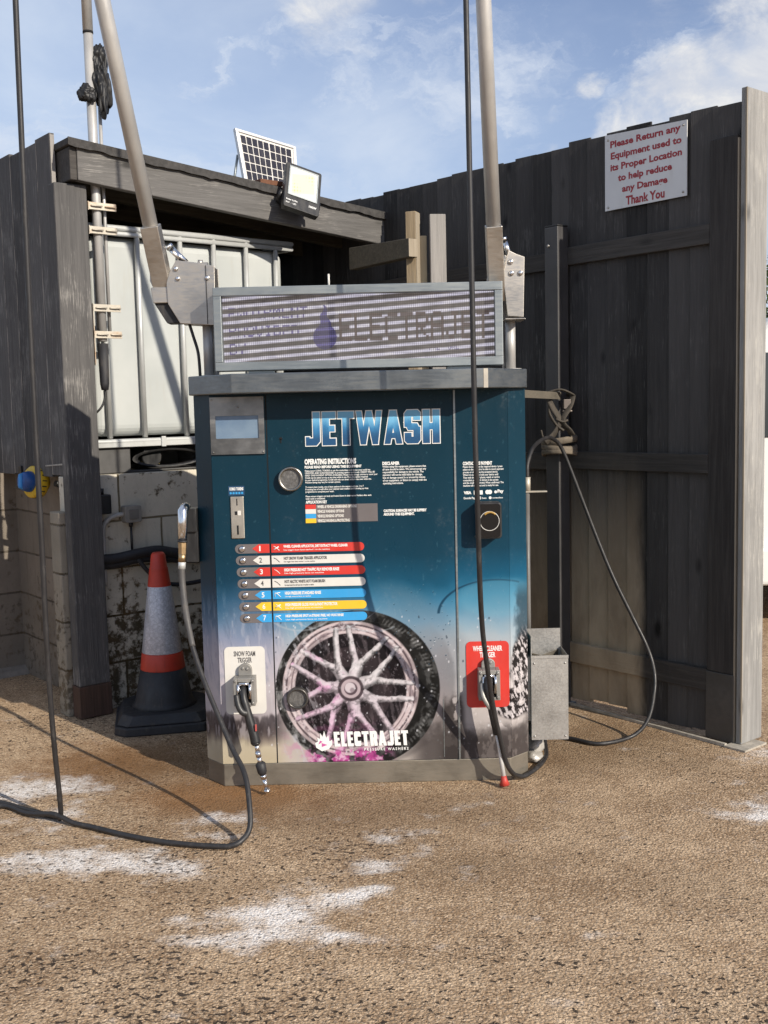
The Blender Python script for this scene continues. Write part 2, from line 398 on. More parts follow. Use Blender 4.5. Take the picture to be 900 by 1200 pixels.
# ------------------------------------------------------------------ ground
def ground_fn(t, b):
    c = t.n('ShaderNodeNewGeometry').outputs['Position']
    sp = t.n('ShaderNodeSeparateXYZ', i_0=c)
    flat = t.n('ShaderNodeCombineXYZ', i_0=sp.outputs[0], i_1=sp.outputs[1]).outputs[0]
    big = t.noise(flat, .9, 6, .6, .4); mid = t.noise(flat, 6, 6, .65); fine = t.noise(flat, 95, 5, .7); grit = t.noise(flat, 260, 3, .7)
    k = t.mix(t.ramp(mid, .28, .72), (.335, .222, .130), (.555, .402, .258))
    k = t.mix(t.ramp(big, .42, .62, 0, .70), k, (.255, .160, .088))
    # single grains of the aggregate: each cell has a tone of its own, dark binder between them
    def grains(scale, off, lo, hi):
        vo = t.n('ShaderNodeTexVoronoi'); t.put(vo.inputs['Vector'], t.vmath('ADD', t.scl(flat, 1, 1, 1, off), t.vmath('SCALE', t.n('ShaderNodeTexNoise', i_Scale=60.0, i_Vector=flat).outputs['Color'], scale=.012).outputs[0]).outputs[0]); vo.inputs['Scale'].default_value = scale
        r = t.n('ShaderNodeSeparateColor', i_0=vo.outputs['Color'])
        return r.outputs[0], vo.outputs['Distance']
    g1, d1 = grains(112, (0, 0, 0), 0, 1); g2, d2 = grains(210, (3, 1, 0), 0, 1)
    k = t.mix(t.ramp(g1, .55, 1.0, 0, .42), k, (.72, .535, .35)); k = t.mix(t.ramp(g1, .42, .0, 0, .34), k, (.16, .098, .054))
    k = t.mix(t.ramp(g2, .70, 1.0, 0, .5), k, (.80, .62, .44)); k = t.mix(t.ramp(g2, .30, .0, 0, .5), k, (.10, .062, .035))
    k = t.mix(t.ramp(d1, .5, .75, 0, .35), k, (.10, .062, .036))
    k = t.mix(t.ramp(fine, .54, .72, 0, .5), k, (.11, .070, .042))
    # pits left where stones have come out: ragged specks, in some areas more than in others
    area = t.noise(t.scl(flat, 1, 1.3, 1, (5, 2, 0)), 1.5, 5, .65)
    near = t.ramp(sp.outputs[1], 3.3, 2.4, 0, .035)
    west = t.ramp(sp.outputs[0], .5, -.6, 0, .035)
    bias = t.math('ADD', t.math('MULTIPLY', t.math('SUBTRACT', area, .5), .34), t.math('ADD', near, west))
    pn = t.noise(t.scl(flat, 1, 1.25, 1, (2, 3, 0)), 50, 2.5, .5, .4)
    pit = t.ramp(t.math('ADD', pn, bias), .655, .70)
    pn2 = t.noise(t.scl(flat, 1.2, 1, 1, (8, 1, 0)), 105, 2.5, .55, .3)
    pit2 = t.ramp(t.math('ADD', pn2, t.math('MULTIPLY', bias, .8)), .64, .70)
    k = t.mix(t.math('MULTIPLY', pit, .92), k, (.030, .022, .017))
    k = t.mix(t.math('MULTIPLY', pit2, .7), k, (.070, .050, .036))
    # stains with a place of their own: (x, y, rx, ry, angle)
    warp = t.noise(t.scl(flat, 1, 1, 1, (1, 9, 0)), 7, 7, .7)
    warp2 = t.noise(t.scl(flat, .8, 1.25, 1, (4, 4, 0)), 9, 6, .62)
    def patch(lst):
        out = None
        for (x, y, rx, ry, a, amp) in lst:
            mp = t.n('ShaderNodeMapping', vector_type='TEXTURE'); t.put(mp.inputs[0], flat)
            mp.inputs['Location'].default_value = (x, y, 0); mp.inputs['Rotation'].default_value = (0, 0, R(a)); mp.inputs['Scale'].default_value = (rx, ry, 1)
            ln = t.vmath('LENGTH', mp.outputs[0]).outputs['Value']
            v = t.math('MULTIPLY', t.math('SUBTRACT', 1.0, ln, clamp=True), amp)
            out = v if out is None else t.math('MAXIMUM', out, v)
        return out
    wet = patch([(-.62, 3.92, .55, .32, -12, 1.0), (-1.15, 4.35, .6, .5, 0, .7)])
    k = t.mix(t.ramp(t.math('ADD', wet, t.math('MULTIPLY', t.math('SUBTRACT', warp, .5), .9)), .06, .65, 0, .8), k, (.22, .100, .032))
    damp = patch([(.85, 4.45, .85, .6, 35, 1.0), (-.1, 3.75, 1.5, .5, 0, .8), (1.2, 4.2, .4, .25, 0, .6), (.3, 3.3, .7, .3, 10, .55), (-.9, 4.3, .9, .6, 0, .7), (-.55, 3.15, .5, .14, 5, .5), (.9, 3.1, .8, .35, -10, .45)])
    k = t.mix(t.ramp(t.math('ADD', damp, t.math('MULTIPLY', t.math('SUBTRACT', warp, .5), .9)), .06, .8, 0, .60), k, (.15, .092, .048))
    foam = patch([(-1.02, 3.36, .50, .17, -4, 1.2), (-.74, 3.29, .26, .11, -10, 1.0), (-1.42, 4.05, .50, .22, 8, 1.1), (-1.2, 3.74, .14, .34, 0, .85), (-1.45, 3.36, .3, .14, 5, 1.0), (-1.5, 3.7, .2, .12, 0, .8), (-.33, 2.98, .40, .19, 22, 1.15), (-.36, 2.84, .42, .13, 4, 1.0), (-.12, 3.08, .20, .09, 12, 1.0), (-.16, 2.83, .22, .07, -8, .9), (-.02, 3.30, .32, .10, 30, .75), (-.62, 3.70, .20, .10, 0, .85), (-.6, 3.55, .3, .08, -10, .6),
                 (1.34, 3.62, .36, .16, -25, 1.0), (1.55, 3.75, .3, .2, 0, .9), (1.45, 2.95, .25, .05, -15, .45), (.05, 3.52, .34, .10, 10, .6), (-.75, 3.50, .45, .03, -14, .8), (1.75, 4.3, .5, .25, 20, .8), (.25, 3.75, .3, .08, 15, .4)])
    fm = t.ramp(t.math('ADD', foam, t.math('ADD', t.math('MULTIPLY', t.math('SUBTRACT', warp, .5), 2.4), t.math('MULTIPLY', t.math('SUBTRACT', warp2, .5), 1.3))), .18, 1.15)
    fm = t.math('MULTIPLY', fm, t.math('MULTIPLY', t.ramp(fine, .36, .68, 1.0, .7), t.ramp(g1, .0, .4, .6, 1.0)))
    fm = t.math('MULTIPLY', fm, t.math('SUBTRACT', 1.0, t.math('MULTIPLY', pit, .75)))
    k = t.mix(t.math('MULTIPLY', fm, .95), k, (.84, .80, .76))
    t.put(b.inputs['Base Color'], k)
    wetr = t.ramp(t.math('ADD', t.math('MULTIPLY', wet, 1), t.math('MULTIPLY', damp, .6)), .2, .9, .88, .62)
    t.put(b.inputs['Roughness'], wetr)
    h = t.math('ADD', t.math('MULTIPLY', fine, .4), t.math('MULTIPLY', t.math('SUBTRACT', 1.0, d1), .5))
    h = t.math('SUBTRACT', h, t.math('ADD', t.math('MULTIPLY', pit, .9), t.math('MULTIPLY', pit2, .3)))
    bump(t, b, h, .85, .009)
M_ground = mat('resin_tarmac', (.3, .22, .15), .88, 0, .25, ground_fn)
g = MB(); g.add([(-400, -400, 0), (400, -400, 0), (400, 400, 0), (-400, 400, 0)], [(0, 1, 2, 3)])
go = g.build('ground', M_ground); go['kind'] = 'structure'
# ------------------------------------------------------------------ lettering helpers
def text_geo(body, align='LEFT', bold=0.0, line=1.0, space=1.0):
    cu = bpy.data.curves.new('lettering', 'FONT'); cu.body = body; cu.size = 1; cu.align_x = align
    cu.offset = bold; cu.resolution_u = 2; cu.space_line = line; cu.space_character = space; cu.fill_mode = 'FRONT'
    ob = bpy.data.objects.new('lettering', cu); COL.objects.link(ob)
    dg = bpy.context.evaluated_depsgraph_get(); me = bpy.data.meshes.new_from_object(ob.evaluated_get(dg))
    vs = [tuple(v.co) for v in me.vertices]; fs = [tuple(p.vertices) for p in me.polygons]
    bpy.data.objects.remove(ob); bpy.data.curves.remove(cu); bpy.data.meshes.remove(me)
    xs = [v[0] for v in vs]; ys = [v[1] for v in vs]
    return vs, fs, (min(xs), min(ys), max(xs), max(ys))
def put_text(mb, body, x0, z0, x1, z1, y, mat=0, M=None, **k):
    """text filling the box (x0,z0)-(x1,z1) on the plane at y, facing -y"""
    vs, fs, (a, b, c, d) = text_geo(body, **k)
    out = [(x0 + (v[0] - a) / (c - a) * (x1 - x0), y, z0 + (v[1] - b) / (d - b) * (z1 - z0)) for v in vs]
    return mb.add(out, fs, mat, False, M)

# block capitals made of quads on a 0..w x 0..1 field (stroke t)
def glyph(ch, t=.27):
    h = .20
    def rect(a, b, c, d): return [(a, b), (c, b), (c, d), (a, d)]
    if ch == 'J': return .56, [rect(.56 - t, h * .6, .56, 1), [(.0, 0), (.42, 0), (.56, .12), (.56, h + .02), (0, h + .02)], rect(0, h, t * .55, .26)]
    if ch == 'E': return .52, [rect(0, 0, t, 1), rect(t * .9, 0, .52, h), rect(t * .9, .41, .48, .59), rect(t * .9, 1 - h, .52, 1)]
    if ch == 'T': return .62, [rect(.31 - t / 2, 0, .31 + t / 2, 1), rect(0, 1 - h, .62, 1)]
    if ch == 'L': return .48, [rect(0, 0, t, 1), rect(t * .9, 0, .48, h)]
    if ch == 'H': return .66, [rect(0, 0, t, 1), rect(.66 - t, 0, .66, 1), rect(t * .9, .41, .67 - t * .9, .6)]
    if ch == 'A': return .70, [[(0, 0), (t * .86, 0), (.35 + t * .46, 1), (.35 - t * .46, 1)], [(.70 - t * .86, 0), (.70, 0), (.35 + t * .46, 1), (.35 - t * .46, 1)], rect(.2, .17, .5, .33)]
    if ch == 'W':
        q = t * .76
        return 1.0, [[(.16, 0), (.16 + q, 0), (q, 1), (0, 1)], [(.16, 0), (.16 + q, 0), (.5 + q * .5, 1), (.5 - q * .5, 1)],
                     [(.84 - q, 0), (.84, 0), (.5 + q * .5, 1), (.5 - q * .5, 1)], [(.84 - q, 0), (.84, 0), (1, 1), (1 - q, 1)]]
    if ch == 'S': return .62, [[(.0, .0 + .08), (.1, 0), (.52, 0), (.62, .1), (.62, h), (0, h)], rect(.62 - t, h * .8, .62, .50), [(0, .62), (.14, .40), (.62, .40), (.50, .60)], rect(0, .50, t, 1 - h * .8),
                          [(0, 1 - h), (.62, 1 - h), (.62, .92), (.52, 1), (.1, 1), (0, .9)], rect(.62 - t, .70, .62, 1 - h * .8), rect(0, h * .8, t, .32)]
    if ch == 'C': return .60, [[(0, .1), (.1, 0), (.5, 0), (.60, .1), (.60, h), (0, h)], rect(0, .08, t, .92), [(0, 1 - h), (.6, 1 - h), (.6, .9), (.5, 1), (.1, 1), (0, .9)], rect(.6 - t, h * .8, .6, .36), rect(.6 - t, .64, .6, 1 - h * .8)]
    if ch == 'R': return .64, [rect(0, 0, t, 1), [(t * .9, 1 - h), (.64, 1 - h), (.64, .92), (.54, 1), (t * .9, 1)], rect(.64 - t, .5, .64, 1 - h * .8), rect(t * .9, .40, .60, .57), [(.64 - t, 0), (.64, 0), (.60, .45), (.60 - t, .45)]]
    return .3, []
def block_word(mb, word, x0, z0, x1, z1, y, mat=0, grow=0.0, gap=.10, t=.27, slant=0.0):
    items = []; x = 0
    for ch in word:
        w, polys = glyph(ch, t)
        items.append((x, polys)); x += w + gap
    tot = x - gap; sx = (x1 - x0) / tot; sz = z1 - z0
    k = 0
    for ox, polys in items:
        for p in polys:
            pts = [(x0 + (ox + a) * sx + slant * b * sz, z0 + b * sz) for a, b in p]
            if grow:
                n = len(pts); new = []
                for i in range(n):
                    p0, p1, p2 = Vector(pts[i - 1]), Vector(pts[i]), Vector(pts[(i + 1) % n])
                    e1 = (p1 - p0).normalized(); e2 = (p2 - p1).normalized()
                    n1 = Vector((e1.y, -e1.x)); n2 = Vector((e2.y, -e2.x))
                    b = (n1 + n2); b = b / max(.35, b.length_squared / 2) if b.length > 1e-4 else n1
                    new.append(tuple(p1 + b * grow))
                pts = new
            mb.add([(a, y - .00006 * (k % 7), b) for a, b in pts], [tuple(range(len(pts)))], mat); k += 1

# ------------------------------------------------------------------ numpy noise for the printed vinyl
def vnoise(x, y, seed=0):
    r = np.random.RandomState(seed); T = r.rand(256, 256)
    xi = np.floor(x).astype(int); yi = np.floor(y).astype(int); fx = x - xi; fy = y - yi
    fx = fx * fx * (3 - 2 * fx); fy = fy * fy * (3 - 2 * fy)
    a = T[xi % 256, yi % 256]; b = T[(xi + 1) % 256, yi % 256]; c = T[xi % 256, (yi + 1) % 256]; d = T[(xi + 1) % 256, (yi + 1) % 256]
    return (a * (1 - fx) + b * fx) * (1 - fy) + (c * (1 - fx) + d * fx) * fy
def fbm(x, y, seed=0, o=4):
    s = 0; a = .5; n = 0
    for i in range(o):
        s = s + a * vnoise(x * 2 ** i, y * 2 ** i, seed + i); n += a; a *= .55
    return s / n
def sst(a, b, x):
    t = np.clip((x - a) / (b - a), 0, 1); return t * t * (3 - 2 * t)
def s2l(c):
    c = np.asarray(c, float) / 255.0
    return np.where(c <= .04045, c / 12.92, ((c + .055) / 1.055) ** 2.4)

def vinyl(X, Z):
    """the printed wrap of the kiosk: teal sky over a car with a foamy wheel; colours as printed (0-255)"""
    n1 = fbm(X * 9, Z * 9, 1); n2 = fbm(X * 60, Z * 14, 5); n3 = fbm(X * 70, Z * 70, 9); n4 = fbm(X * 26, Z * 26, 14)
    st = fbm(X * 120 + Z * 25, Z * 16, 21)           # falling streaks
    zs = np.array([.09, .16, .22, .30, .40, .50, .58, .64, .72, .80, .90, 1.05, 1.25, 1.45, 1.6])
    def band(cols): 
        c = np.array(cols, float); zz = Z + (n1 - .5) * .07
        return np.stack([np.interp(zz, zs, c[:, i]) for i in range(3)], -1)
    mid = band([(206, 196, 188), (200, 190, 184), (200, 190, 188), (214, 198, 196), (222, 206, 206), (214, 204, 206), (172, 186, 200), (124, 168, 198), (66, 130, 166), (26, 88, 118), (18, 66, 88), (17, 60, 79), (16, 57, 74), (15, 54, 70), (14, 50, 66)])
    lef = band([(205, 192, 165), (208, 196, 172), (120, 108, 106), (196, 188, 194), (206, 198, 204), (190, 186, 200), (150, 160, 186), (112, 138, 168), (56, 98, 130), (22, 66, 90), (17, 60, 80), (17, 58, 76), (16, 56, 73), (15, 54, 70), (14, 50, 66)])
    rig = band([(120, 112, 108), (112, 104, 100), (190, 182, 180), (212, 204, 202), (214, 206, 204), (206, 204, 206), (182, 196, 206), (138, 176, 200), (66, 138, 174), (28, 98, 132), (20, 72, 96), (18, 64, 84), (17, 60, 78), (16, 56, 73), (15, 52, 68)])
    wl = sst(-.36, -.46, X)[..., None]; wr = sst(.18, .30, X)[..., None]
    C = mid * (1 - wl) * (1 - wr) + lef * wl + rig * wr
    def over(C, m, col): m = np.clip(m, 0, 1)[..., None]; return C * (1 - m) + np.asarray(col, float) * m
    # foam running down at left
    C = over(C, sst(.52, .66, n2) * sst(.80, .66, Z) * sst(.22, .34, Z) * sst(-.34, -.42, X) * .30, (222, 218, 228))
    C = over(C, sst(.55, .70, st) * sst(.78, .64, Z) * sst(.30, .42, Z) * sst(-.40, -.46, X) * .20, (80, 98, 124))
    # wheel arch shadow
    ra = np.hypot((X + .075) / .335, (Z - .40) / .33)
    C = over(C, sst(1.03, .97, ra + (n1 - .5) * .05) * .35 * sst(.66, .45, Z) * sst(-.35, -.2, X), (64, 60, 62))
    C = over(C, sst(1.30, 1.10, ra) * .35 * sst(-.1, .1, X) * sst(.25, .45, Z), (120, 136, 150))
    # ground spray under and right of the tyre
    C = over(C, sst(.25, .17, Z + (n4 - .5) * .10) * sst(.04, .15, X) * .8, (72, 66, 66))
    C = over(C, sst(.36, .30, Z + (n4 - .5) * .12) * sst(.205, .225, X + (n4 - .5) * .03) * sst(.305, .275, X) * sst(.48, .56, n4 + .12) * .8, (46, 42, 43))
    C = over(C, sst(.36, .20, Z + (n1 - .5) * .3) * sst(.16, .22, X) * sst(.31, .26, X) * .55, (76, 70, 68))
    # tyre
    dx = X + .117; dz = Z - .375
    rt = np.hypot(dx / .318, dz / .310); ang = np.arctan2(dz, dx)
    tyre = sst(1.003, .992, rt)
    tcol = 20 + 22 * n3[..., None] + np.zeros(3)
    tread = (np.sin(ang * 120 + rt * 30) > .1) * sst(.86, .90, rt) * sst(.97, .93, rt) * sst(.40, .55, n4) * ((ang > -1.0) & (ang < 1.2))
    tcol = tcol + (tread * 52)[..., None]
    wash = sst(.46, .70, fbm(ang * 9, rt * 16, 31)) * sst(.80, .84, rt) * (.55 + .7 * sst(.0, -.25, dx))
    tcol = tcol + (wash * 85)[..., None]
    C = C * (1 - tyre[..., None]) + tcol * tyre[..., None]
    # rim
    dx = X + .144; dz = Z - .378; rr = np.hypot(dx / .266, dz / .268); an = np.arctan2(dz, dx)
    wx = fbm(an * 4, rr * 20, 40); wobb = (n4 - .5) * .03
    C = over(C, sst(1.0, .97, rr), (44, 38, 42))
    ring = sst(1.0, .98, rr) * sst(.80, .82, rr)
    C = over(C, ring * (.72 + .28 * sst(.35, .6, wx)), (228, 210, 212))
    C = over(C, ring * sst(.915, .925, rr) * sst(.95, .94, rr) * .8, (70, 58, 64)); C = over(C, ring * sst(.845, .855, rr) * sst(.875, .865, rr) * .6, (110, 94, 100))
    C = over(C, ring * sst(.52, .70, fbm(an * 5, rr * 16, 43)) * .6, (104, 90, 96))
    C = over(C, sst(.81, .79, rr), (30, 26, 30))
    # brake disc glimpsed between the spokes, water beads
    C = over(C, sst(.62, .60, rr) * sst(.30, .34, rr) * (.25 + .3 * n2), (92, 78, 82))
    C = over(C, (fbm(X * 150 + Z * 60, Z * 80, 51) > .70) * sst(.9, .8, rr) * .3, (200, 190, 196))
    gx_, gz_ = dx, dz
    dx = dx + (n4 - .5) * .010; dz = dz + (n3 - .5) * .008
    sil = np.zeros_like(X); lum = np.zeros_like(X)
    # seven Y spokes: a short stem that splits into two bars
    for th in (72.5, 22, -29.5, -81, -132.5, 174.5, 122):
        for sg in (-1, 1):
            P_ = lambda r_, a_: np.array([r_ * math.cos(R(a_)), r_ * math.sin(R(a_))])
            ch = [(P_(.030, th), P_(.095, th + sg * 2.5), .026, .0185), (P_(.095, th + sg * 2.5), P_(.135, th + sg * 10.5), .0165, .0120), (P_(.135, th + sg * 10.5), P_(.238, th + sg * 18.5), .0120, .0108)]
            for (q0, q1, w0, w1) in ch:
                v = q1 - q0; L2 = v @ v
                t = np.clip(((dx - q0[0]) * v[0] + (dz - q0[1]) * v[1]) / L2, 0, 1)
                d = np.hypot(dx - q0[0] - t * v[0], dz - q0[1] - t * v[1]); w = (w0 + (w1 - w0) * t) * (.86 + .34 * n4)
                m_ = sst(1.08, .84, d / w)
                sd_ = ((dx - q0[0]) * v[1] - (dz - q0[1]) * v[0]) / np.sqrt(L2) / w * (1 if v[0] > 0 else -1)
                l_ = 228 - 105 * sst(.0, .85, sd_) - 30 * sst(-.5, -.95, sd_) + 60 * (n3 - .5) - 55 * sst(.55, .70, fbm(X * 75, Z * 75, 45))
                up = m_ > sil + 1e-6
                lum = np.where(up, l_, lum); sil = np.maximum(sil, m_)
    r2_ = np.hypot(dx, dz)
    web = sst(.070, .058, r2_ + (n4 - .5) * .012)
    lum = np.where(web > sil, 190 + 80 * (n3 - .5), lum); sil = np.maximum(sil, web)
    pink = np.clip(sst(.12, -.20, dz + dx * .5) * .6 * (.35 + n1) + .12 + .6 * sst(.60, .72, n4) * sst(.06, -.1, dx), 0, 1.2)
    col = np.stack([lum, lum * (1 - .20 * pink), lum * (1 - .06 * pink)], -1)
    C = C * (1 - sil[..., None]) + col * sil[..., None]
    dx, dz = gx_, gz_
    # foam hanging off the lip and running between the spokes
    run = sst(.56, .66, fbm(X * 95 + Z * 12, Z * 20, 47)) * sst(.98, .9, rr) * sst(.35, .6, rr)
    C = over(C, run * .22, (228, 210, 216))
    C = over(C, sst(.60, .66, fbm(X * 55, Z * 55, 48)) * sst(1.0, .95, rr) * sst(.78, .88, rr) * .6, (248, 238, 242))
    rh = np.hypot(dx, dz)
    C = over(C, sst(.052, .047, rh) * .85, (64, 52, 58)); C = over(C, sst(.040, .036, rh), (204, 186, 192))
    C = over(C, sst(.027, .024, rh), (96, 80, 88)); C = over(C, sst(.023, .018, np.hypot(dx + .003, dz - .004)), (226, 214, 220)); C = over(C, sst(.012, .007, np.hypot(dx - .006, dz + .006)) * .6, (130, 114, 122))
    # purple-pink cleaner foam running off the rim
    pk = sst(.50, .66, fbm(X * 22, Z * 40, 61)) * sst(.30, .16, Z) * sst(-.44, -.34, X) * sst(.02, -.14, X)
    C = over(C, pk * .35, (222, 120, 186))
    pk2 = sst(.42, .52, fbm(X * 30, Z * 30, 71)) * sst(.150, .125, Z + (n4 - .5) * .04) * sst(-.34, -.27, X) * sst(.04, -.06, X)
    C = over(C, pk2 * .85, (206, 74, 160)); C = over(C, pk2 * sst(.45, .7, n3) * .9, (248, 206, 232)); C = over(C, pk2 * sst(.55, .7, fbm(X * 90, Z * 90, 73)) * .7, (132, 42, 108))
    # foam splashes across the tyre
    C = over(C, (sst(.60, .68, fbm(X * 80 + Z * 30, Z * 22, 81)) * sst(-.44, -.36, X) * sst(-.18, -.34, X) * sst(.72, .64, Z)) * .6, (206, 204, 212))
    # swirling jet lines at the top of the wheel
    for (cx, cz, r0, w) in ((-.33, .78, .17, .0035), (-.05, .80, .20, .0025), (-.22, .88, .27, .002)):
        rr2 = np.abs(np.hypot(X - cx, Z - cz) - r0)
        C = over(C, sst(w * 1.6, w * .4, rr2) * sst(.72, .64, Z) * .45 * (X < .03), (196, 204, 212))
    # dark jagged foam edge low on the left panels
    jag = fbm(X * 48, Z * 6, 91)
    jm = sst(.285, .265, Z + (jag - .5) * .09) * sst(.14, .24, Z + (jag - .5) * .10) * sst(-.37, -.45, X)
    C = over(C, jm * (.55 + .6 * (n2 - .3)), (50, 44, 48))
    C = over(C, sst(.6, .72, n2) * sst(.30, .24, Z) * sst(.16, .22, Z) * sst(-.38, -.45, X) * .7, (190, 182, 186))
    # car bonnet lines and lamp on the right panel
    def arc(cx, cz, rx, rz, w, a0, a1):
        a = np.degrees(np.arctan2((Z - cz) / rz, (X - cx) / rx)); q = np.abs(np.hypot((X - cx) / rx, (Z - cz) / rz) - 1)
        return sst(w, w * .3, q) * ((a > a0) & (a < a1))
    C = over(C, arc(.42, .66, .22, .13, .035, 60, 178) * .8, (18, 58, 84))
    C = over(C, arc(.44, .80, .24, .17, .025, 182, 268) * .8, (150, 206, 232))
    C = over(C, sst(1.0, .7, np.hypot((X - .44) / .20, (Z - .72) / .085)) * .35, (130, 190, 216))
    C = over(C, sst(.49, .53, X + (n4 - .5) * .06) * sst(.44, .52, Z) * sst(.80, .7, Z) * .75, (48, 70, 84))
    # black lower grille with white foam splashes at far right
    gr = sst(.47, .50, X + (n4 - .5) * .05 - sst(.48, .62, Z) * .06) * sst(.235, .27, Z) * sst(.62, .52, Z)
    gr = np.maximum(gr, sst(1.0, .8, np.hypot((X - .50) / .10, (Z - .30) / .07) + (n4 - .5) * .4))
    C = over(C, gr * .95, (34, 30, 32))
    C = over(C, gr * sst(.50, .60, fbm(X * 120 + Z * 55, Z * 60, 101)), (222, 214, 216))
    C = over(C, sst(.58, .63, fbm(X * 34 + Z * 10, Z * 34, 111)) * sst(.30, .36, X) * sst(.19, .23, Z) * sst(.44, .36, Z) * .85, (232, 224, 224))
    C = over(C, sst(.56, .64, fbm(X * 60, Z * 30, 115)) * sst(.20, .165, Z) * sst(.28, .3, X) * .35, (170, 160, 156))
    # sparkling drops flying about
    dr = np.random.RandomState(5)
    for k in range(150):
        x = dr.uniform(-.46, .45); z = dr.uniform(.12, .66); r = dr.uniform(.0018, .0042); dk = dr.rand() < .35 and z > .45
        q = np.hypot((X - x), (Z - z) / 1.5)
        C = over(C, sst(r, r * .5, q) * .8, (58, 70, 84) if dk else (232, 232, 238))
    for k in range(60):
        x = dr.uniform(.02, .26); z = dr.uniform(.44, .78); r = dr.uniform(.002, .004)
        q = np.hypot((X - x), (Z - z)); C = over(C, sst(r, r * .4, q) * .7, (28, 60, 82)); C = over(C, sst(r * .6, 0, np.hypot(X - x, Z - z - r)) * .6, (200, 225, 240))
    # fine scratches and limescale specks on the vinyl
    C = over(C, (fbm(X * 90, Z * 60, 121) > .77) * .15, (170, 190, 200))
    C = C * (1 + (n1[..., None] - .5) * .08)
    return np.clip(C, 4, 250)

def vinyl_mat():
    def fn(t, b):
        a = t.n('ShaderNodeVertexColor'); a.layer_name = 'print'
        c = objco(t); n = t.noise(t.scl(c, 1, 1, .5), 9, 6, .65); n2 = t.noise(c, 55, 4, .7)
        k = t.mix(t.math('MULTIPLY', t.ramp(t.math('ADD', t.math('MULTIPLY', n, .6), t.math('MULTIPLY', n2, .4)), .54, .74), .10), a.outputs[0], (.34, .35, .34))
        t.put(b.inputs['Base Color'], k)
        t.put(b.inputs['Roughness'], t.ramp(n, .3, .7, .26, .44))
    return mat('printed_vinyl', (.1, .2, .3), .35, 0, .22, fn)
M_vinyl = vinyl_mat()
PRINT_K = 1.58    # print colours were read in full sun; this brings them back to reflectance
def vinyl_panel(name, x0, x1, z0, z1, place, parent, step=.0026):
    nx = max(2, int(abs(x1 - x0) / step) + 1); nz = int((z1 - z0) / step) + 1
    xs = np.linspace(x0, x1, nx); zs = np.linspace(z0, z1, nz)
    Xg, Zg = np.meshgrid(xs, zs)                       # rows: z
    C = s2l(vinyl(Xg, Zg)) / PRINT_K
    P = place(Xg.ravel(), Zg.ravel())
    Mi = ROOTM[rootof(parent).name].inverted(); P = P + np.array(Mi.translation)
    me = bpy.data.meshes.new(name)
    me.vertices.add(nx * nz); me.vertices.foreach_set('co', P.astype(np.float32).ravel())
    i = np.arange(nz - 1)[:, None] * nx + np.arange(nx - 1)[None, :]
    q = np.stack([i, i + 1, i + 1 + nx, i + nx], -1).reshape(-1, 4)
    me.loops.add(q.size); me.loops.foreach_set('vertex_index', q.ravel().astype(np.int32))
    me.polygons.add(len(q)); me.polygons.foreach_set('loop_start', np.arange(0, q.size, 4, dtype=np.int32)); me.polygons.foreach_set('loop_total', np.full(len(q), 4, np.int32))
    me.update(calc_edges=True)
    at = me.color_attributes.new('print', 'FLOAT_COLOR', 'POINT')
    at.data.foreach_set('color', np.concatenate([C.reshape(-1, 3), np.ones((nx * nz, 1))], 1).astype(np.float32).ravel())
    me.materials.append(M_vinyl); me.validate()
    o = bpy.data.objects.new(name, me); COL.objects.link(o); o.parent = parent
    return o

# ------------------------------------------------------------------ the wash kiosk
YF = 4.037
kiosk = thing('wash_kiosk', 'teal and black jet wash kiosk with a foamy wheel printed on its doors', 'car wash machine', (-.085, 4.42, 0))
outline = [(-.722, 4.122), (-.648, YF), (.474, YF), (.551, 4.112), (.551, 4.86), (-.722, 4.86)]
def inset(pts, d):
    c = Vector((-.085, 4.45)); out = []
    for p in pts: out.append((p[0] + math.copysign(d, c.x - p[0]), p[1] + math.copysign(d, c.y - p[1])))
    return out
b = MB(); b.prism(inset(outline, .006), .088, 1.516); b.build('body', dirty('kiosk_side_paint', (.018, .075, .105), .4), kiosk, True)
b = MB(); b.prism(inset(outline, -.003), 0.0, .088); b.build('plinth', M_plinth, kiosk, True, .003)
cap = [(-.735, 4.10), (-.545, 3.895), (.387, 3.895), (.556, 4.09), (.556, 4.86), (-.735, 4.86)]
b = MB(); b.prism(cap, 1.517, 1.589); b.build('cap', M_cap, kiosk, True, .004)
b = MB(); b.box((.372, 3.8935, 1.5185), (.388, 3.8955, 1.5875)); b.build('cap_seam', dirty('pale_sealant', (.55, .50, .42), .6), kiosk, True)
fr = lambda X, Z: np.stack([X, np.full_like(X, YF), Z], -1)
def lch(X, Z):   # left chamfer: X runs -.748 .. -.648 along the slope
    s = (X + .648) / .098; return np.stack([-.648 + s * .073, YF - s * .084, Z], -1)
def rch(X, Z):
    s = (X - .474) / .105; return np.stack([.474 + s * .076, YF + s * .074, Z], -1)
ZT, ZB = 1.516, .0905
vinyl_panel('side_panel', -.746, -.6485, ZB, ZT, lch, kiosk)
pl_ = vinyl_panel('front_panel', -.6475, -.4385, ZB, ZT, fr, kiosk); pl_['label'] = 'narrow printed panel with the display and coin slot'
door = vinyl_panel('door', -.4335, .2685, ZB, ZT, fr, kiosk); door['label'] = 'wide printed door with the wheel picture'
pr_ = vinyl_panel('front_panel', .2765, .4735, ZB, ZT, fr, kiosk); pr_['label'] = 'narrow printed panel with the card reader'
vinyl_panel('side_panel', .4745, .5785, ZB, ZT, rch, kiosk)
b = MB(); b.box((.2692, YF - .004, .0905), (.2762, YF + .004, 1.514)); b.build('door_edge_trim', M_alu, kiosk, True)
b = MB(); b.box((-.4382, YF + .0005, .0905), (-.4338, YF + .004, 1.514)); b.build('door_gap', M_dark, kiosk, True)
b = MB(); b.box((.212, YF - .0012, .10), (.2145, YF + .001, .33)); b.build('vinyl_seam', M_alu, kiosk, True)

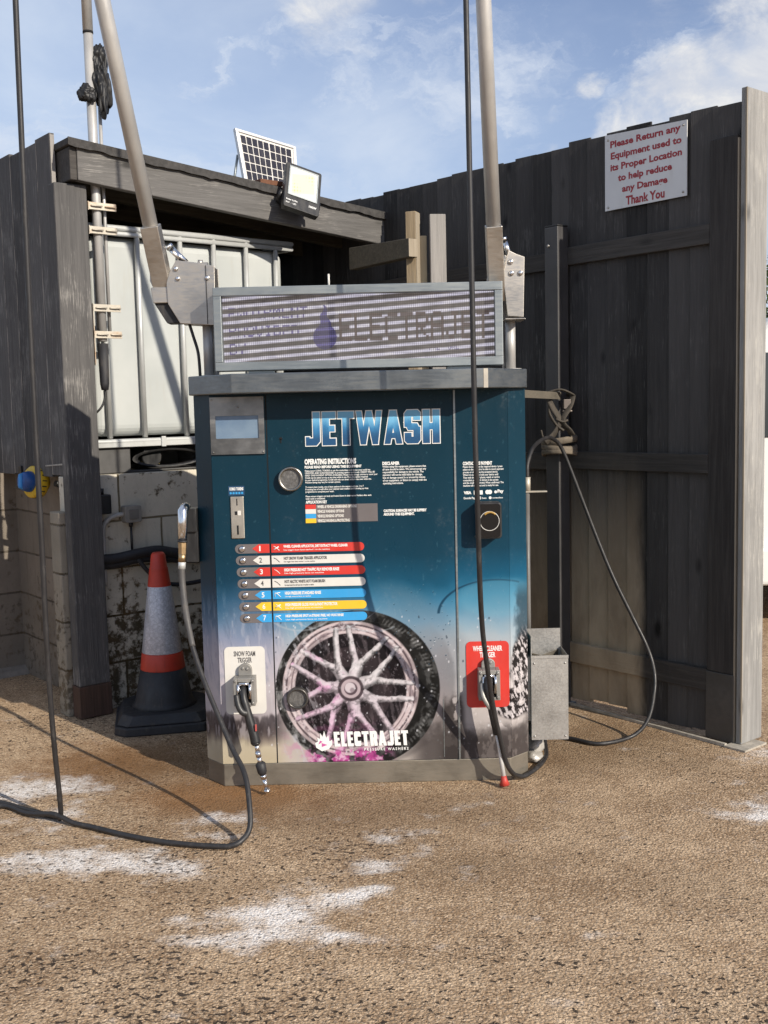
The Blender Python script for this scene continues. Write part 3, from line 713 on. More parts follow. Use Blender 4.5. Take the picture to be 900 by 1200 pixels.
# lettering on the door
def grad_fn(t, b):
    sp = t.n('ShaderNodeSeparateXYZ', i_0=t.n('ShaderNodeTexCoord').outputs['Generated'])
    n = t.noise(t.scl(t.n('ShaderNodeTexCoord').outputs['Generated'], 5, 1, .8), 2.0, 3)
    f = t.ramp(t.math('ADD', sp.outputs[2], t.math('MULTIPLY', t.math('SUBTRACT', n, .5), .6)), .1, .95)
    k = t.n('ShaderNodeValToRGB', i_0=f); e = k.color_ramp.elements
    e[0].position = 0; e[0].color = (.010, .065, .16, 1); e[1].position = 1; e[1].color = (.16, .43, .66, 1)
    x = e.new(.45); x.color = (.03, .17, .36, 1)
    t.put(b.inputs['Base Color'], k.outputs[0])
M_jet = mat('blue_fade_print', (.05, .25, .5), .4, 0, .5, grad_fn)
b = MB()
block_word(b, 'JETWASH', -.288, 1.318, .217, 1.443, YF - .0012, 0, grow=.0034)
b.build('title_outline', M_text, kiosk, True)
b = MB(); block_word(b, 'JETWASH', -.288, 1.318, .217, 1.443, YF - .0022, 0)
b.build('title', M_jet, kiosk, True)
b = MB(); block_word(b, 'ELECTRAJET', -.212, .150, .076, .209, YF - .002, 0, gap=.09, t=.30, slant=-.06)
put_text(b, 'PRESSURE WASHERS', -.098, .131, .074, .142, YF - .002, bold=.03, space=1.5)
# flame-and-drop emblem beside it
fl = [(-.262, .133), (-.235, .141), (-.221, .160), (-.222, .178), (-.232, .172), (-.236, .196), (-.244, .186), (-.252, .214), (-.258, .190), (-.268, .206), (-.268, .182), (-.280, .188), (-.276, .172), (-.288, .166), (-.284, .148)]
b.add([(x, YF - .002, z) for x, z in fl], [tuple(range(len(fl)))])
b.build('logo', M_text, kiosk, True)
b = MB()
for (pts) in ([(-.262, .150), (-.240, .158), (-.262, .166)], [(-.275, .160), (-.258, .171), (-.268, .176)]):
    b.add([(x, YF - .0028, z) for x, z in pts], [(0, 1, 2)])
b.build('logo_cutouts', mat('pink_print', (.5, .1, .3), .5), kiosk, True)

b = MB(); y = YF - .0016; TX = lambda s, x0, z0, x1, z1, **k: put_text(b, s, x0, z0, x1, z1, y, **k)
TX('OPERATING INSTRUCTIONS', -.296, 1.246, -.101, 1.268, bold=.055)
TX('PLEASE READ BEFORE USING THIS EQUIPMENT', -.296, 1.230, -.081, 1.242, bold=.055)
para = ['Please insert COINS, TOKENS or use the contactless card device once credit has',
        'CREDITED AND GUNS RELEASED by pressing options on the unit. CREDIT WILL BE',
        'ONLY ONE PAYMENT OPTION AVAILABLE. Please make enough choices to cover your',
        'Credit can be added on top at any time while in use. Press the option required',
        'to your desired programme. Credit will only run down while in use even while this',
        'Machine timing may vary for certain options.', '',
        'To ensure best results, use at least options in the sequence above, 1 to 7',
        'If running low of credit allow your desired wash method and following up rinse',
        'programme to complete your wash.', '',
        'Please ensure triggers are back and locked down in their named holders after each',
        'wash cycle is completed.']
TX('\n'.join(para), -.296, 1.112, -.021, 1.226, line=1.0, bold=.022)
TX('APPLICATION KEY', -.296, 1.098, -.215, 1.110, bold=.05)
TX('DISCLAIMER', -.002, 1.238, .063, 1.251, bold=.055)
TX('\n'.join(['Whilst using this equipment, please ensure that', 'all care should be taken. We cannot accept any', 'responsibility for damage to the vehicle. The', 'operator will not be held liable for damage,', 'loss or damage caused in or around by misuse', 'of our equipment, or failure to comply with the', 'operating instructions.']), -.002, 1.163, .164, 1.236, bold=.022)
TX('CAUTION: SURFACES MAY BE SLIPPERY\nAROUND THIS EQUIPMENT.', -.002, 1.044, .162, 1.070, bold=.055)
TX('CONTACTLESS PAYMENT', .302, 1.230, .413, 1.244, bold=.055)
TX('\n'.join(['Please choose to use the required device / press', 'select on the keypad to be able to touch payment', 'process or simply use the accepted device.', 'When it is your turn hold your device until', 'Then wait until your phone, watch or card is', 'contactless payment is shown in the screen', 'and the credit is approved. When confirmed. The', 'machine will now start and is ready for use.']), .302, 1.147, .456, 1.228, bold=.022)
TX('VISA', .304, 1.120, .333, 1.132, bold=.06)
TX('Pay', .432, 1.120, .455, 1.136, bold=.05)
for cx in (.425,): b.lathe([(.0055, 0), (.0055, .0004)], 12, frame_to((cx, y, 1.127), (0, -1, 0)))
b.prism(rrect(.342, 1.118, .352, 1.134, .002), y - .0004, y, 'y'); b.prism(rrect(.362, 1.118, .376, 1.134, .002), y - .0004, y, 'y')
for cx in (.394, .403): b.lathe([(.0085, 0), (.0085, .0004)], 14, frame_to((cx, y - .0002 * (cx > .4), 1.127), (0, -1, 0)))
TX('Google Pay', .303, 1.099, .347, 1.110, bold=.03); TX('Maestro', .372, 1.101, .390, 1.108, bold=.02); TX('contactless', .412, 1.102, .452, 1.108, bold=.02)
b.lathe([(.0055, 0), (.0055, .0004)], 12, frame_to((.404, y, 1.105), (0, -1, 0))); b.prism(rrect(.358, 1.099, .368, 1.111, .002), y - .0004, y, 'y')
b.build('lettering', M_text, kiosk, True)
# colour key
b = MB(); b.add([(-.296, y, 1.026), (-.024, y, 1.026), (-.024, y, 1.094), (-.296, y, 1.094)], [(0, 1, 2, 3)], 0)
for k in range(4):
    z1 = 1.095 - k * .0178
    b.add([(-.298, y - .0005, z1 - .0172), (-.258, y - .0005, z1 - .0172), (-.258, y - .0005, z1), (-.298, y - .0005, z1)], [(0, 1, 2, 3)], k + 1)
for k, (s, w) in enumerate((('WHEEL & VEHICLE DEGREASING OPTIONS', .150), ('VEHICLE WASHING OPTIONS', .102), ('VEHICLE RINSING OPTIONS', .100), ('VEHICLE WAXING & PROTECTING', .122))):
    z1 = 1.0915 - k * .0178
    put_text(b, s, -.253, z1 - .0115, -.253 + w, z1, y - .0006, 2, bold=.05)
b.build('colour_key', [M_greyprint, M_red, M_white, M_blue, M_yellow], kiosk, True)

# seven programme strips with their push buttons
SPEC = [(M_red, 'WHEEL CLEANER APPLICATOR, DIRT EXTRACT WHEEL CLEANER', .245), (M_white, 'HOT SNOW FOAM TRIGGER APPLICATOR', .165), (M_red, 'HIGH PRESSURE HOT TRAFFIC FILM REMOVER RINSE', .210), (M_white, 'HOT ARCTIC WHITE HOT FOAM BRUSH', .155),
        (M_blue, 'HIGH PRESSURE STANDARD RINSE', .138), (M_yellow, 'HIGH PRESSURE GLOSS WAX & PAINT PROTECTOR', .200), (M_blue, 'HIGH PRESSURE SPOT-A-STREAK FREE, NO WAX RINSE', .222)]
SUBT = ['Use trigger foam lance marked 1 on the machine', 'Use trigger foam lance marked 1 on the machine', 'Use high pressure lance on machine', 'Use foam brush from left hand side of machine to vehicle', 'Use high pressure lance on machine', 'Use high pressure lance on machine', 'Use high pressure lance on machine']
for k, (mt, txt, w) in enumerate(SPEC):
    zc = .931 - k * .0448; h = .0178; dxk = k * .0016
    light = mt is M_white
    b = MB(); y = YF - .0012
    x0 = -.553 + dxk; pts = [(x0 + math.cos(R(a)) * h, zc + math.sin(R(a)) * h) for a in range(90, 271, 15)] + [(-.4395, zc - h), (-.4395, zc + h)]
    b.add([(px, y, pz) for px, pz in pts], [tuple(range(len(pts)))], 0)
    xa = -.505 + dxk * .6
    b.add([(xa, y - .0008, zc), (xa + .024, y - .0008, zc - h * .93), (-.4393, y - .0008, zc - h * .93), (-.4393, y - .0008, zc + h * .93), (xa + .024, y - .0008, zc + h * .93)], [(0, 1, 2, 3, 4)], 1)
    x1 = -.095 + dxk * .5
    pts = [(-.4325, zc - h * .93)] + [(x1 + math.cos(R(a)) * h * .93, zc + math.sin(R(a)) * h * .93) for a in range(-90, 91, 15)] + [(-.4325, zc + h * .93)]
    b.add([(px, y - .0008, pz) for px, pz in pts], [tuple(range(len(pts)))], 1)
    tm = 3 if light else 2
    put_text(b, str(k + 1), -.4815 + dxk + (.003 if k == 0 else 0), zc - .0095, -.4705 + dxk - (.003 if k == 0 else 0), zc + .0105, y - .0014, tm, bold=.02)
    put_text(b, txt, -.386, zc - .001, -.386 + w, zc + .0115, y - .0014, tm, bold=.045)
    put_text(b, SUBT[k], -.386, zc - .0115, -.386 + w * .72, zc - .005, y - .0014, tm, bold=.02)
    # small lance pictogram
    im = 3 if light else 2
    b.tube([(-.424, y - .0012, zc + .008), (-.414, y - .0012, zc + .003), (-.402, y - .0012, zc - .009)], .0013, 5, im)
    if k in (4, 6): b.tube([(-.424, y - .0012, zc - .008), (-.424, y - .0012, zc + .006), (-.404, y - .0012, zc + .008)], .0016, 5, im)
    if k in (0, 5): b.tube([(-.424, y - .0012, zc - .006), (-.404, y - .0012, zc + .006)], .0022, 5, im)
    o = b.build('programme_strip', [M_greyprint, mt, M_text, M_textgrey], kiosk, True)
    o['label'] = ['red strip number 1', 'white strip number 2', 'red strip number 3', 'white strip number 4', 'blue strip number 5', 'yellow strip number 6', 'blue strip number 7'][k]
    b = MB(); b.lathe([(.0125, 0), (.0125, .003), (.0105, .004), (.0105, .006), (.0095, .0075), (.004, .0085)], 20, frame_to((-.5435 + dxk, YF - .001, zc), (0, -1, 0)))
    b.build('push_button', M_chrome, kiosk, True)

# display window
b = MB()
for lo, hi in (((-.646, 1.292), (-.626, 1.507)), ((-.464, 1.292), (-.443, 1.507)), ((-.626, 1.292), (-.464, 1.352)), ((-.626, 1.437), (-.464, 1.507))):
    b.box((lo[0], YF - .009, lo[1]), (hi[0], YF - .001, hi[1]))
for x, z in ((-.638, 1.300), (-.450, 1.300), (-.638, 1.498), (-.450, 1.498), (-.54, 1.47)): b.lathe([(.004, 0), (.004, .002), (.002, .003)], 10, frame_to((x, YF - .009, z), (0, -1, 0)))
df = b.build('display_frame', metal('scuffed_display_frame', (.20, .20, .195), .32, (.4, 1, 3), .35, .5, (.40, .39, .36), .8, 14), kiosk, True)
b = MB(); b.box((-.627, YF - .004, 1.351), (-.463, YF - .0015, 1.438)); o = b.build('screen', M_screen, df, True)

# coin slot
b = MB(); b.box((-.581, YF - .006, .972), (-.531, YF - .001, 1.132)); cs = b.build('coin_plate', metal('worn_coin_plate', (.60, .56, .48), .4, (1, 1, .4), .1, .3, (.3, .25, .2)), kiosk, True, .002)
b = MB(); b.box((-.5585, YF - .0068, 1.098), (-.5545, YF - .0058, 1.124)); b.build('slot', M_dark, cs, True)
b = MB(); b.box((-.560, YF - .0068, .987), (-.553, YF - .0058, 1.022)); b.build('slot', M_dark, cs, True)
b = MB(); b.box((-.566, YF - .0068, 1.062), (-.556, YF - .0058, 1.076), 0); b.build('return_slot', M_dark, cs, True)
b = MB(); b.box((-.5555, YF - .008, 1.060), (-.543, YF - .0058, 1.078)); b.build('return_button', M_white, cs, True, .001)
b = MB(); y = YF - .0014
b.add([(-.588, y, 1.136), (-.527, y, 1.136), (-.527, y, 1.172), (-.588, y, 1.172)], [(0, 1, 2, 3)], 0)
put_text(b, 'COINS / TOKENS', -.584, 1.155, -.531, 1.167, y - .0005, 1, bold=.05)
for k in range(5): b.lathe([(.0042, 0), (.0042, .0004)], 12, frame_to((-.579 + k * .0108, y, 1.145), (0, -1, 0)), 2)
b.build('coin_sticker', [mat('navy_print', (.012, .05, .11), .5), M_text, M_blue], kiosk, True)

# door lock, lower lock, keyhole
def lock(x, z, r, dark, name='door_lock'):
    b = MB(); M = frame_to((x, YF - .001, z), (0, -1, 0))
    b.lathe([(r, 0), (r, .020), (r * .95, .024), (r * .80, .024), (r * .78, .014)], 36, M, 0, True, False)
    b.lathe([(r * .78, .0), (r * .78, .0145), (.001, .0150)], 36, M, 1, False)
    b.build(name, [dark, dirty('lock_face', (.16, .155, .15), .5, .5, .35, 60, (.4, .38, .35), .5)], kiosk, True)
lock(-.349, 1.195, .047, metal('dark_chrome_ring', (.36, .35, .32), .3))
lock(-.349, .349, .042, dirty('black_lock_ring', (.075, .07, .065), .35, .5))
b = MB(); b.lathe([(.006, 0), (.006, .001)], 12, frame_to((-.383, YF - .001, 1.347), (0, -1, 0))); b.box((-.385, YF - .002, 1.33), (-.381, YF - .001, 1.346)); b.build('keyhole', M_dark, kiosk, True)
b = MB(); b.lathe([(.006, 0), (.006, .001)], 12, frame_to((-.378, YF - .001, .245), (0, -1, 0))); b.box((-.380, YF - .002, .228), (-.376, YF - .001, .244)); b.build('keyhole', M_dark, kiosk, True)

# card reader
b = MB(); pts = rrect(.346, .955, .441, 1.094, .014)
b.prism(pts, YF - .062, YF - .001, 'y'); cr = b.build('card_reader', M_black, kiosk, True, .006, 3)
b = MB(); b.prism(rrect(.352, .962, .435, 1.086, .01), YF - .0645, YF - .062, 'y'); b.build('reader_face', mat('gloss_black', (.008, .008, .009), .15), cr, True)
ring = [(.394 + .036 * math.cos(a), YF - .066, 1.023 + .036 * math.sin(a)) for a in np.linspace(0, 2 * math.pi, 41)]
b = MB(); b.tube(ring, .0013, 6, 0, False); b.build('reader_ring', M_white, cr, True)
arcp = [(.396 + .029 * math.cos(a), YF - .066, 1.025 + .031 * math.sin(a)) for a in np.linspace(R(45), R(135), 13)]
b = MB(); b.tube(arcp, .0040, 6, 0); 
b.build('reader_logo', dirty('amber_print', (.45, .27, .06), .4), cr, True)
b = MB(); b.box((.343, YF - .05, .957), (.372, YF - .004, .9635)); b.build('reader_bracket', M_steel, cr, True)

# trigger plates and their holsters
def trigger_plate(x0, z0, x1, z1, mt, lines, tm, lab):
    b = MB(); b.prism(rrect(x0, z0, x1, z1, .018), YF - .003, YF - .0008, 'y', 0)
    cx = (x0 + x1) / 2; h = z1 - z0
    put_text(b, lines[0], cx - lines[2] / 2, z1 - .038, cx + lines[2] / 2, z1 - .017, YF - .0036, 1, bold=.03)
    put_text(b, lines[1], cx - lines[3] / 2, z1 - .063, cx + lines[3] / 2, z1 - .042, YF - .0036, 1, bold=.03)
    o = b.build('trigger_plate', [mt, tm], kiosk, True); o['label'] = lab
    return o
p1 = trigger_plate(-.627, .288, -.471, .553, M_white, ('SNOW FOAM', 'TRIGGER', .083, .055), M_textgrey, 'white plate reading snow foam trigger')
p2 = trigger_plate(.303, .293, .468, .552, M_red, ('WHEEL CLEANER', 'TRIGGER', .113, .060), M_text, 'red plate reading wheel cleaner trigger')
M_castgrey = metal('cast_grey', (.30, .29, .27), .5, (1, 1, 1), .15, .35, (.16, .14, .12), .55)
def holster(cx, z0, z1, lug, plate):
    w = .041
    b = MB(); y0, y1 = YF - .062, YF - .003
    b.box((cx - w, y0, z0), (cx - w + .015, y1, z1)); b.box((cx + w - .015, y0, z0), (cx + w, y1, z1))
    b.box((cx - w + .015, y0, z1 - .015), (cx + w - .015, y1, z1)); b.box((cx - w + .015, y0, z0), (cx + w - .015, y1, z0 + .012))
    for sx in (-1, 1):
        for sz in (z0 + .012, z1 - .010): b.lathe([(.006, 0), (.006, .004), (.003, .005)], 10, frame_to((cx + sx * (w - .009), y0, sz), (0, -1, 0)))
    h_ = b.build('holster', M_castgrey, plate, True, .003)
    b = MB(); pts = [(cx - .026, z1), (cx + .026, z1), (cx + .026, z1 + lug * .45)] + [(cx + .026 * math.cos(R(a)), z1 + lug * .45 + lug * .55 * math.sin(R(a))) for a in range(15, 180, 15)] + [(cx - .026, z1 + lug * .45)]
    b.prism(pts, YF - .020, YF - .003, 'y')
    b.lathe([(.006, 0), (.006, .004), (.003, .005)], 10, frame_to((cx - .008, YF - .02, z1 + lug * .62), (0, -1, 0))); b.lathe([(.006, 0), (.006, .004), (.003, .005)], 10, frame_to((cx + .009, YF - .02, z1 + lug * .58), (0, -1, 0)))
    b.build('holster_lug', M_castgrey, plate, True, .002)
    b = MB(); b.tube([(cx - .022, YF - .064, z1 - .022), (cx - .022, YF - .064, z0 + .03)], .006, 10); b.tube([(cx + .022, YF - .064, z1 - .022), (cx + .022, YF - .064, z0 + .03)], .006, 10); b.tube([(cx - .020, YF - .064, z1 - .021), (cx + .020, YF - .064, z1 - .021)], .006, 10)
    b.build('guide_roller', M_chrome, plate, True)
    b = MB(); b.box((cx - .026, YF - .012, z0 + .012), (cx + .026, YF - .004, z1 - .015)); b.build('holster_opening', M_dark, plate, True)
holster(-.547, .335, .443, .047, p1); holster(.386, .335, .452, .036, p2)

# steel holder on the right side, side pipe, flat bar to the post
b = MB(); x0, x1, y0, y1, z0, z1 = .566, .712, 4.13, 4.30, .128, .467
b.box((x0, y0, z0), (x1, y0 + .003, z1)); b.box((x0, y0 + .003, z0), (x0 + .003, y1, z1 + .075)); b.box((x1 - .003, y0 + .003, z0), (x1, y1, z1)); b.box((x0 + .003, y1 - .003, z0), (x1 - .003, y1, z1 + .075)); b.box((x0 + .003, y0 + .003, z0), (x1 - .003, y1 - .003, z0 + .003))
b.box((.5535, 4.15, .20), (x0, 4.28, .46)); b.box((x0 - .001, y0 - .003, z1 - .010), (x1 + .001, y0 - .0002, z1 + .002))
for rx in (x0 + .012, x1 - .012):
    for rz in (z0 + .015, z1 - .03): b.lathe([(.0045, 0), (.004, .002), (.001, .003)], 10, frame_to((rx, y0, rz), (0, -1, 0)))
hb = b.build('lance_box', M_boxsteel, kiosk, True)
b = MB(); b.hexa([(x0 + .004, y0 + .006, .42), (x0 + .012, y0 + .006, .42), (x1 - .012, y1 - .006, .42), (x1 - .020, y1 - .006, .42), (x0 + .004, y0 + .006, .455), (x0 + .012, y0 + .006, .455), (x1 - .012, y1 - .006, .455), (x1 - .020, y1 - .006, .455)])
b.hexa([(x0 + .004, y1 - .006, .41), (x0 + .012, y1 - .006, .41), (x1 - .006, y0 + .006, .41), (x1 - .014, y0 + .006, .41), (x0 + .004, y1 - .006, .445), (x0 + .012, y1 - .006, .445), (x1 - .006, y0 + .006, .445), (x1 - .014, y0 + .006, .445)])
b.build('divider', M_plinth, hb, True)
b = MB(); b.tube([(.585, 4.34, .10), (.585, 4.34, 1.10)], .011, 12); sp_ = b.build('side_pipe', dirty('grey_pipe', (.12, .115, .11), .5), kiosk, True)
b = MB(); b.tube([(.586, 4.34, 1.100), (.587, 4.34, 1.160)], .013, 10); b.box((.553, 4.325, 1.098), (.665, 4.36, 1.103)); b.build('pipe_clamp', M_galv, kiosk, True)
b = MB(); b.hexa([(.553, 4.60, 1.488), (.553, 4.615, 1.488), (.84, 5.03, 1.475), (.84, 5.015, 1.475), (.553, 4.60, 1.522), (.553, 4.615, 1.522), (.84, 5.03, 1.508), (.84, 5.015, 1.508)]); b.build('stay_bar', M_plinth, kiosk, True)
# holder on the left side
b = MB(); b.box((-.770, 4.10, .875), (-.722, 4.16, 1.085)); b.box((-.770, 4.085, .995), (-.722, 4.10, 1.085)); b.build('side_holder', M_black, kiosk, True, .002)

# ------------------------------------------------------------------ LED sign
led = thing('led_sign', 'striped LED display sign in a grey metal frame standing on the kiosk cap', 'sign', (-.08, 4.10, 1.589))
b = MB(); X0, X1, Z0, Z1 = -.622, .462, 1.605, 1.915
b.box((X0, 4.05, Z1 - .032), (X1, 4.15, Z1)); b.box((X0, 4.05, Z0), (X1, 4.15, Z0 + .032)); b.box((X0, 4.05, Z0 + .032), (X0 + .03, 4.15, Z1 - .032)); b.box((X1 - .03, 4.05, Z0 + .032), (X1, 4.15, Z1 - .032))
b.box((X0 + .03, 4.09, Z0 + .032), (X1 - .03, 4.14, Z1 - .032))
b.box((-.5, 4.07, 1.588), (-.4, 4.13, Z0)); b.box((.25, 4.07, 1.588), (.35, 4.13, Z0))
b.build('frame', M_alu, led, True, .002)
b = MB(); b.tube([(-.19, 4.13, Z1 - .002), (-.19, 4.13, Z1 + .05)], .004, 8); b.build('aerial', M_white, led, True)
F5 = {'E': '11111 10000 10000 11110 10000 10000 11111', 'Q': '01110 10001 10001 10001 10101 10010 01101', 'U': '10001 10001 10001 10001 10001 10001 01110', 'I': '01110 00100 00100 00100 00100 00100 01110', 'P': '11110 10001 10001 11110 10000 10000 10000',
      'M': '10001 11011 10101 10101 10001 10001 10001', 'N': '10001 11001 10101 10011 10001 10001 10001', 'T': '11111 00100 00100 00100 00100 00100 00100', 'R': '11110 10001 10001 11110 10100 10010 10001', 'O': '01110 10001 10001 10001 10001 10001 01110',
      'V': '10001 10001 10001 10001 10001 01010 00100', 'D': '11110 10001 10001 10001 10001 10001 11110', 'B': '11110 10001 10001 11110 10001 10001 11110', 'Y': '10001 10001 01010 00100 00100 00100 00100',
      'L': '10000 10000 10000 10000 10000 10000 11111', 'C': '01111 10000 10000 10000 10000 10000 01111', 'A': '01110 10001 10001 11111 10001 10001 10001', 'J': '00111 00010 00010 00010 00010 10010 01100'}
def led_panel():
    x0, x1, z0, z1 = X0 + .03, X1 - .03, Z0 + .032, Z1 - .032
    nx, nz = 512, 124
    xs = np.linspace(x0, x1, nx); zs = np.linspace(z0, z1, nz); X, Z = np.meshgrid(xs, zs)
    u = (X - x0) / (x1 - x0); v = (Z - z0) / (z1 - z0)
    txt = np.zeros_like(X); big = np.zeros_like(X)
    def word(dst, s, ux, vt, cw, chh, fill=.92):
        for i, ch in enumerate(s):
            if ch not in F5: continue
            for r, row in enumerate(F5[ch].split()):
                for c, bit in enumerate(row):
                    if bit == '1':
                        a = ux + i * cw + c * cw / 6; bb = vt - (r + 1) * chh / 7
                        dst[(u >= a) & (u < a + cw / 6 * 1.02) & (v >= bb) & (v < bb + chh / 7 * 1.02)] = 1
    word(txt, 'EQUIPMENT', .020, .83, .033, .17); word(txt, 'PROVIDED', .020, .56, .033, .17); word(txt, 'BY', .020, .29, .033, .17)
    word(big, 'ELECTRAJET', .428, .71, .0565, .42)
    word(txt, 'PRESSURE', .76, .20, .014, .07); 
    q = np.hypot((u - .375) / .044, (v - .36) / .19); fl_ = (q < 1) | ((np.abs(u - .375 + .004 * np.sin(v * 30)) < .03 * (1 - (v - .4) / .5)) & (v > .4) & (v < .85))
    slope = (v - u * .29)
    ph = (slope * 8.6 + .18) % 1.0
    n = fbm(u * 40, v * 12, 3); wob = (fbm(u * 6, v * 3, 8) - .5) * .10
    stripe = sst(.08, .24, ph + wob) * sst(.66, .48, ph + wob)
    C = np.array([96., 89., 86.])[None, None] * (.8 + .45 * n[..., None])
    Wc = np.array([224., 219., 238.])[None, None] * (.86 + .25 * n[..., None])
    dark = np.clip(txt * .9 + fl_ * .92 + big * .93, 0, 1)
    s_ = stripe[..., None]
    pur = np.where(fl_[..., None], np.array([98., 90., 150.]), np.where(txt[..., None] > 0, np.array([104., 94., 150.]), np.array([96., 82., 80.])))
    lit = Wc * (1 - dark[..., None]) + pur * dark[..., None]
    C = C * (1 - s_) + lit * s_
    C = np.where((fl_[..., None]) & (s_ < .5), np.array([70., 64., 100.]), C)
    C = np.where(((big > 0)[..., None]) & (s_ < .5), C * np.array([.92, .84, .80]), C)
    gx = np.minimum(((np.arange(nx) % 4) > 0) * 1.0 + .72, 1); gz = np.minimum(((np.arange(nz) % 4) > 0) * 1.0 + .72, 1)
    C = C * (gx[None, :, None] * gz[:, None, None])
    L = s2l(np.clip(C, 5, 235))
    me = bpy.data.meshes.new('screen')
    P = np.stack([X.ravel() + .08, np.full(X.size, 4.089 - 4.10), Z.ravel() - 1.589], -1)
    me.vertices.add(nx * nz); me.vertices.foreach_set('co', P.astype(np.float32).ravel())
    i = np.arange(nz - 1)[:, None] * nx + np.arange(nx - 1)[None, :]; qd = np.stack([i, i + 1, i + 1 + nx, i + nx], -1).reshape(-1, 4)
    me.loops.add(qd.size); me.loops.foreach_set('vertex_index', qd.ravel().astype(np.int32)); me.polygons.add(len(qd))
    me.polygons.foreach_set('loop_start', np.arange(0, qd.size, 4, dtype=np.int32)); me.polygons.foreach_set('loop_total', np.full(len(qd), 4, np.int32)); me.update(calc_edges=True)
    at = me.color_attributes.new('print', 'FLOAT_COLOR', 'POINT'); at.data.foreach_set('color', np.concatenate([L.reshape(-1, 3), np.ones((nx * nz, 1))], 1).astype(np.float32).ravel())
    def fn(t, b):
        a = t.n('ShaderNodeVertexColor'); a.layer_name = 'print'
        t.put(b.inputs['Base Color'], (.035, .034, .033)); t.put(b.inputs['Emission Color'], a.outputs[0]); b.inputs['Emission Strength'].default_value = .78
    me.materials.append(mat('led_matrix', (.03, .03, .03), .6, 0, .3, fn)); me.validate()
    o = bpy.data.objects.new('screen', me); COL.objects.link(o); o.parent = led
led_panel()
# ------------------------------------------------------------------ right timber fence (x runs away along the fence, y towards the kiosk)
AF, AI = R(129.5), R(38.93)
fence = thing('timber_fence', 'tall charcoal close board fence running back on the right behind the kiosk', 'fence', (1.391, 4.487, 0), AF)
b = MB(); x = -.10; k = 0
while x < 3.3:
    w = random.uniform(.118, .132); zt = 2.655 + random.uniform(-.012, .012); zb = random.uniform(.015, .04)
    # feather edge: thick edge laps over the next board
    b.hexa([(x, -.0245, zb), (x + w, -.0125, zb), (x + w, -.034, zb), (x, -.034, zb), (x, -.0245, zt), (x + w, -.0125, zt), (x + w, -.034, zt), (x, -.034, zt)])
    x += w - .012
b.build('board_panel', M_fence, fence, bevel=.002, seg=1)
for z0, z1, t in ((2.10, 2.182, .0), (1.146, 1.228, .0), (.208, .304, .0)):
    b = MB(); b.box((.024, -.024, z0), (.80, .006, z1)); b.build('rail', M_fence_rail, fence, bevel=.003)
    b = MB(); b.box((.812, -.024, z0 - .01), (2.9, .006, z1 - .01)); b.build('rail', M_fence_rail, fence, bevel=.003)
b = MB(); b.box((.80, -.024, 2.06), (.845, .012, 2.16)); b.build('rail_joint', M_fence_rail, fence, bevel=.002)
b = MB(); b.box((-.109, -.027, .005), (.026, .010, .2995)); b.build('post_shoe', metal('grey_post_shoe', (.085, .08, .075), .5, (1, 1, 1), .2, .4, (.05, .045, .04), .4), fence, bevel=.003)
b = MB(); b.box((-.106, -.028, .30), (.024, .006, 2.515)); o = b.build('post', M_fence_post, fence, bevel=.004); o['label'] = 'dark post at the near end of the fence'
b = MB(); b.box((-.112, -.02, .01), (-.1062, .007, 2.50)); b.build('post_edge', M_cut, fence)
b = MB(); b.box((-.146, -.150, .01), (-.120, .006, 2.690)); o = b.build('end_board', M_grey_post, fence, bevel=.003); o['label'] = 'weathered grey board closing the end of the fence'
b = MB(); b.box((-.1475, .0045, .02), (-.140, .0082, 2.688)); b.build('cut_edge', M_cut, fence)
b = MB(); b.hexa([(-.10, .042, .001), (.85, .018, .001), (.85, .030, .001), (-.10, .058, .001), (-.10, .042, .014), (.85, .018, .012), (.85, .030, .012), (-.10, .058, .014)])
b.box((-.20, -.10, .001), (-.10, .065, .009)); b.build('mortar_strip', dirty('pale_mortar', (.40, .36, .30), .9, 0, .3, 30), fence)

# notice on the fence
sign = thing('notice_sign', 'white notice with red lettering asking to return equipment, screwed high on the charcoal fence', 'sign', (1.391, 4.487, 0), AF)
# built in the fence's own frame: its left edge (as read) is the far one
b = MB(); b.prism([(.139, 2.314), (.570, 2.314), (.570, 2.646), (.139, 2.624)], -.006, -.002, 'y'); b.build('plate', dirty('sign_white', (.66, .66, .66), .4, 0, .05, 5, (.45, .42, .38), .2, 0), sign)
MS = Matrix.Translation((.355, -.0012, 0)) @ Matrix.Rotation(math.pi, 4, 'Z')
b = MB()
for k, (s, w, dx) in enumerate((('Please Return any', .370, 0), ('Equipment used to', .372, .004), ('its Proper Location', .376, .004), ('to help reduce', .285, 0), ('any Damage', .240, 0), ('Thank You', .205, .003))):
    zc = 2.598 - k * .0505
    put_text(b, s, dx - w / 2, zc - .022, dx + w / 2, zc + .017, 0, 0, MS, bold=.035)
b.build('lettering', mat('red_lettering', (.33, .020, .030), .5), sign)
for x, z in ((.157, 2.606), (.552, 2.622), (.552, 2.328), (.157, 2.332), (.35, 2.330)):
    b = MB(); b.lathe([(.005, 0), (.005, .002), (.002, .003)], 10, frame_to((x, -.002, z), (0, 1, 0))); b.build('screw', M_steel, sign)

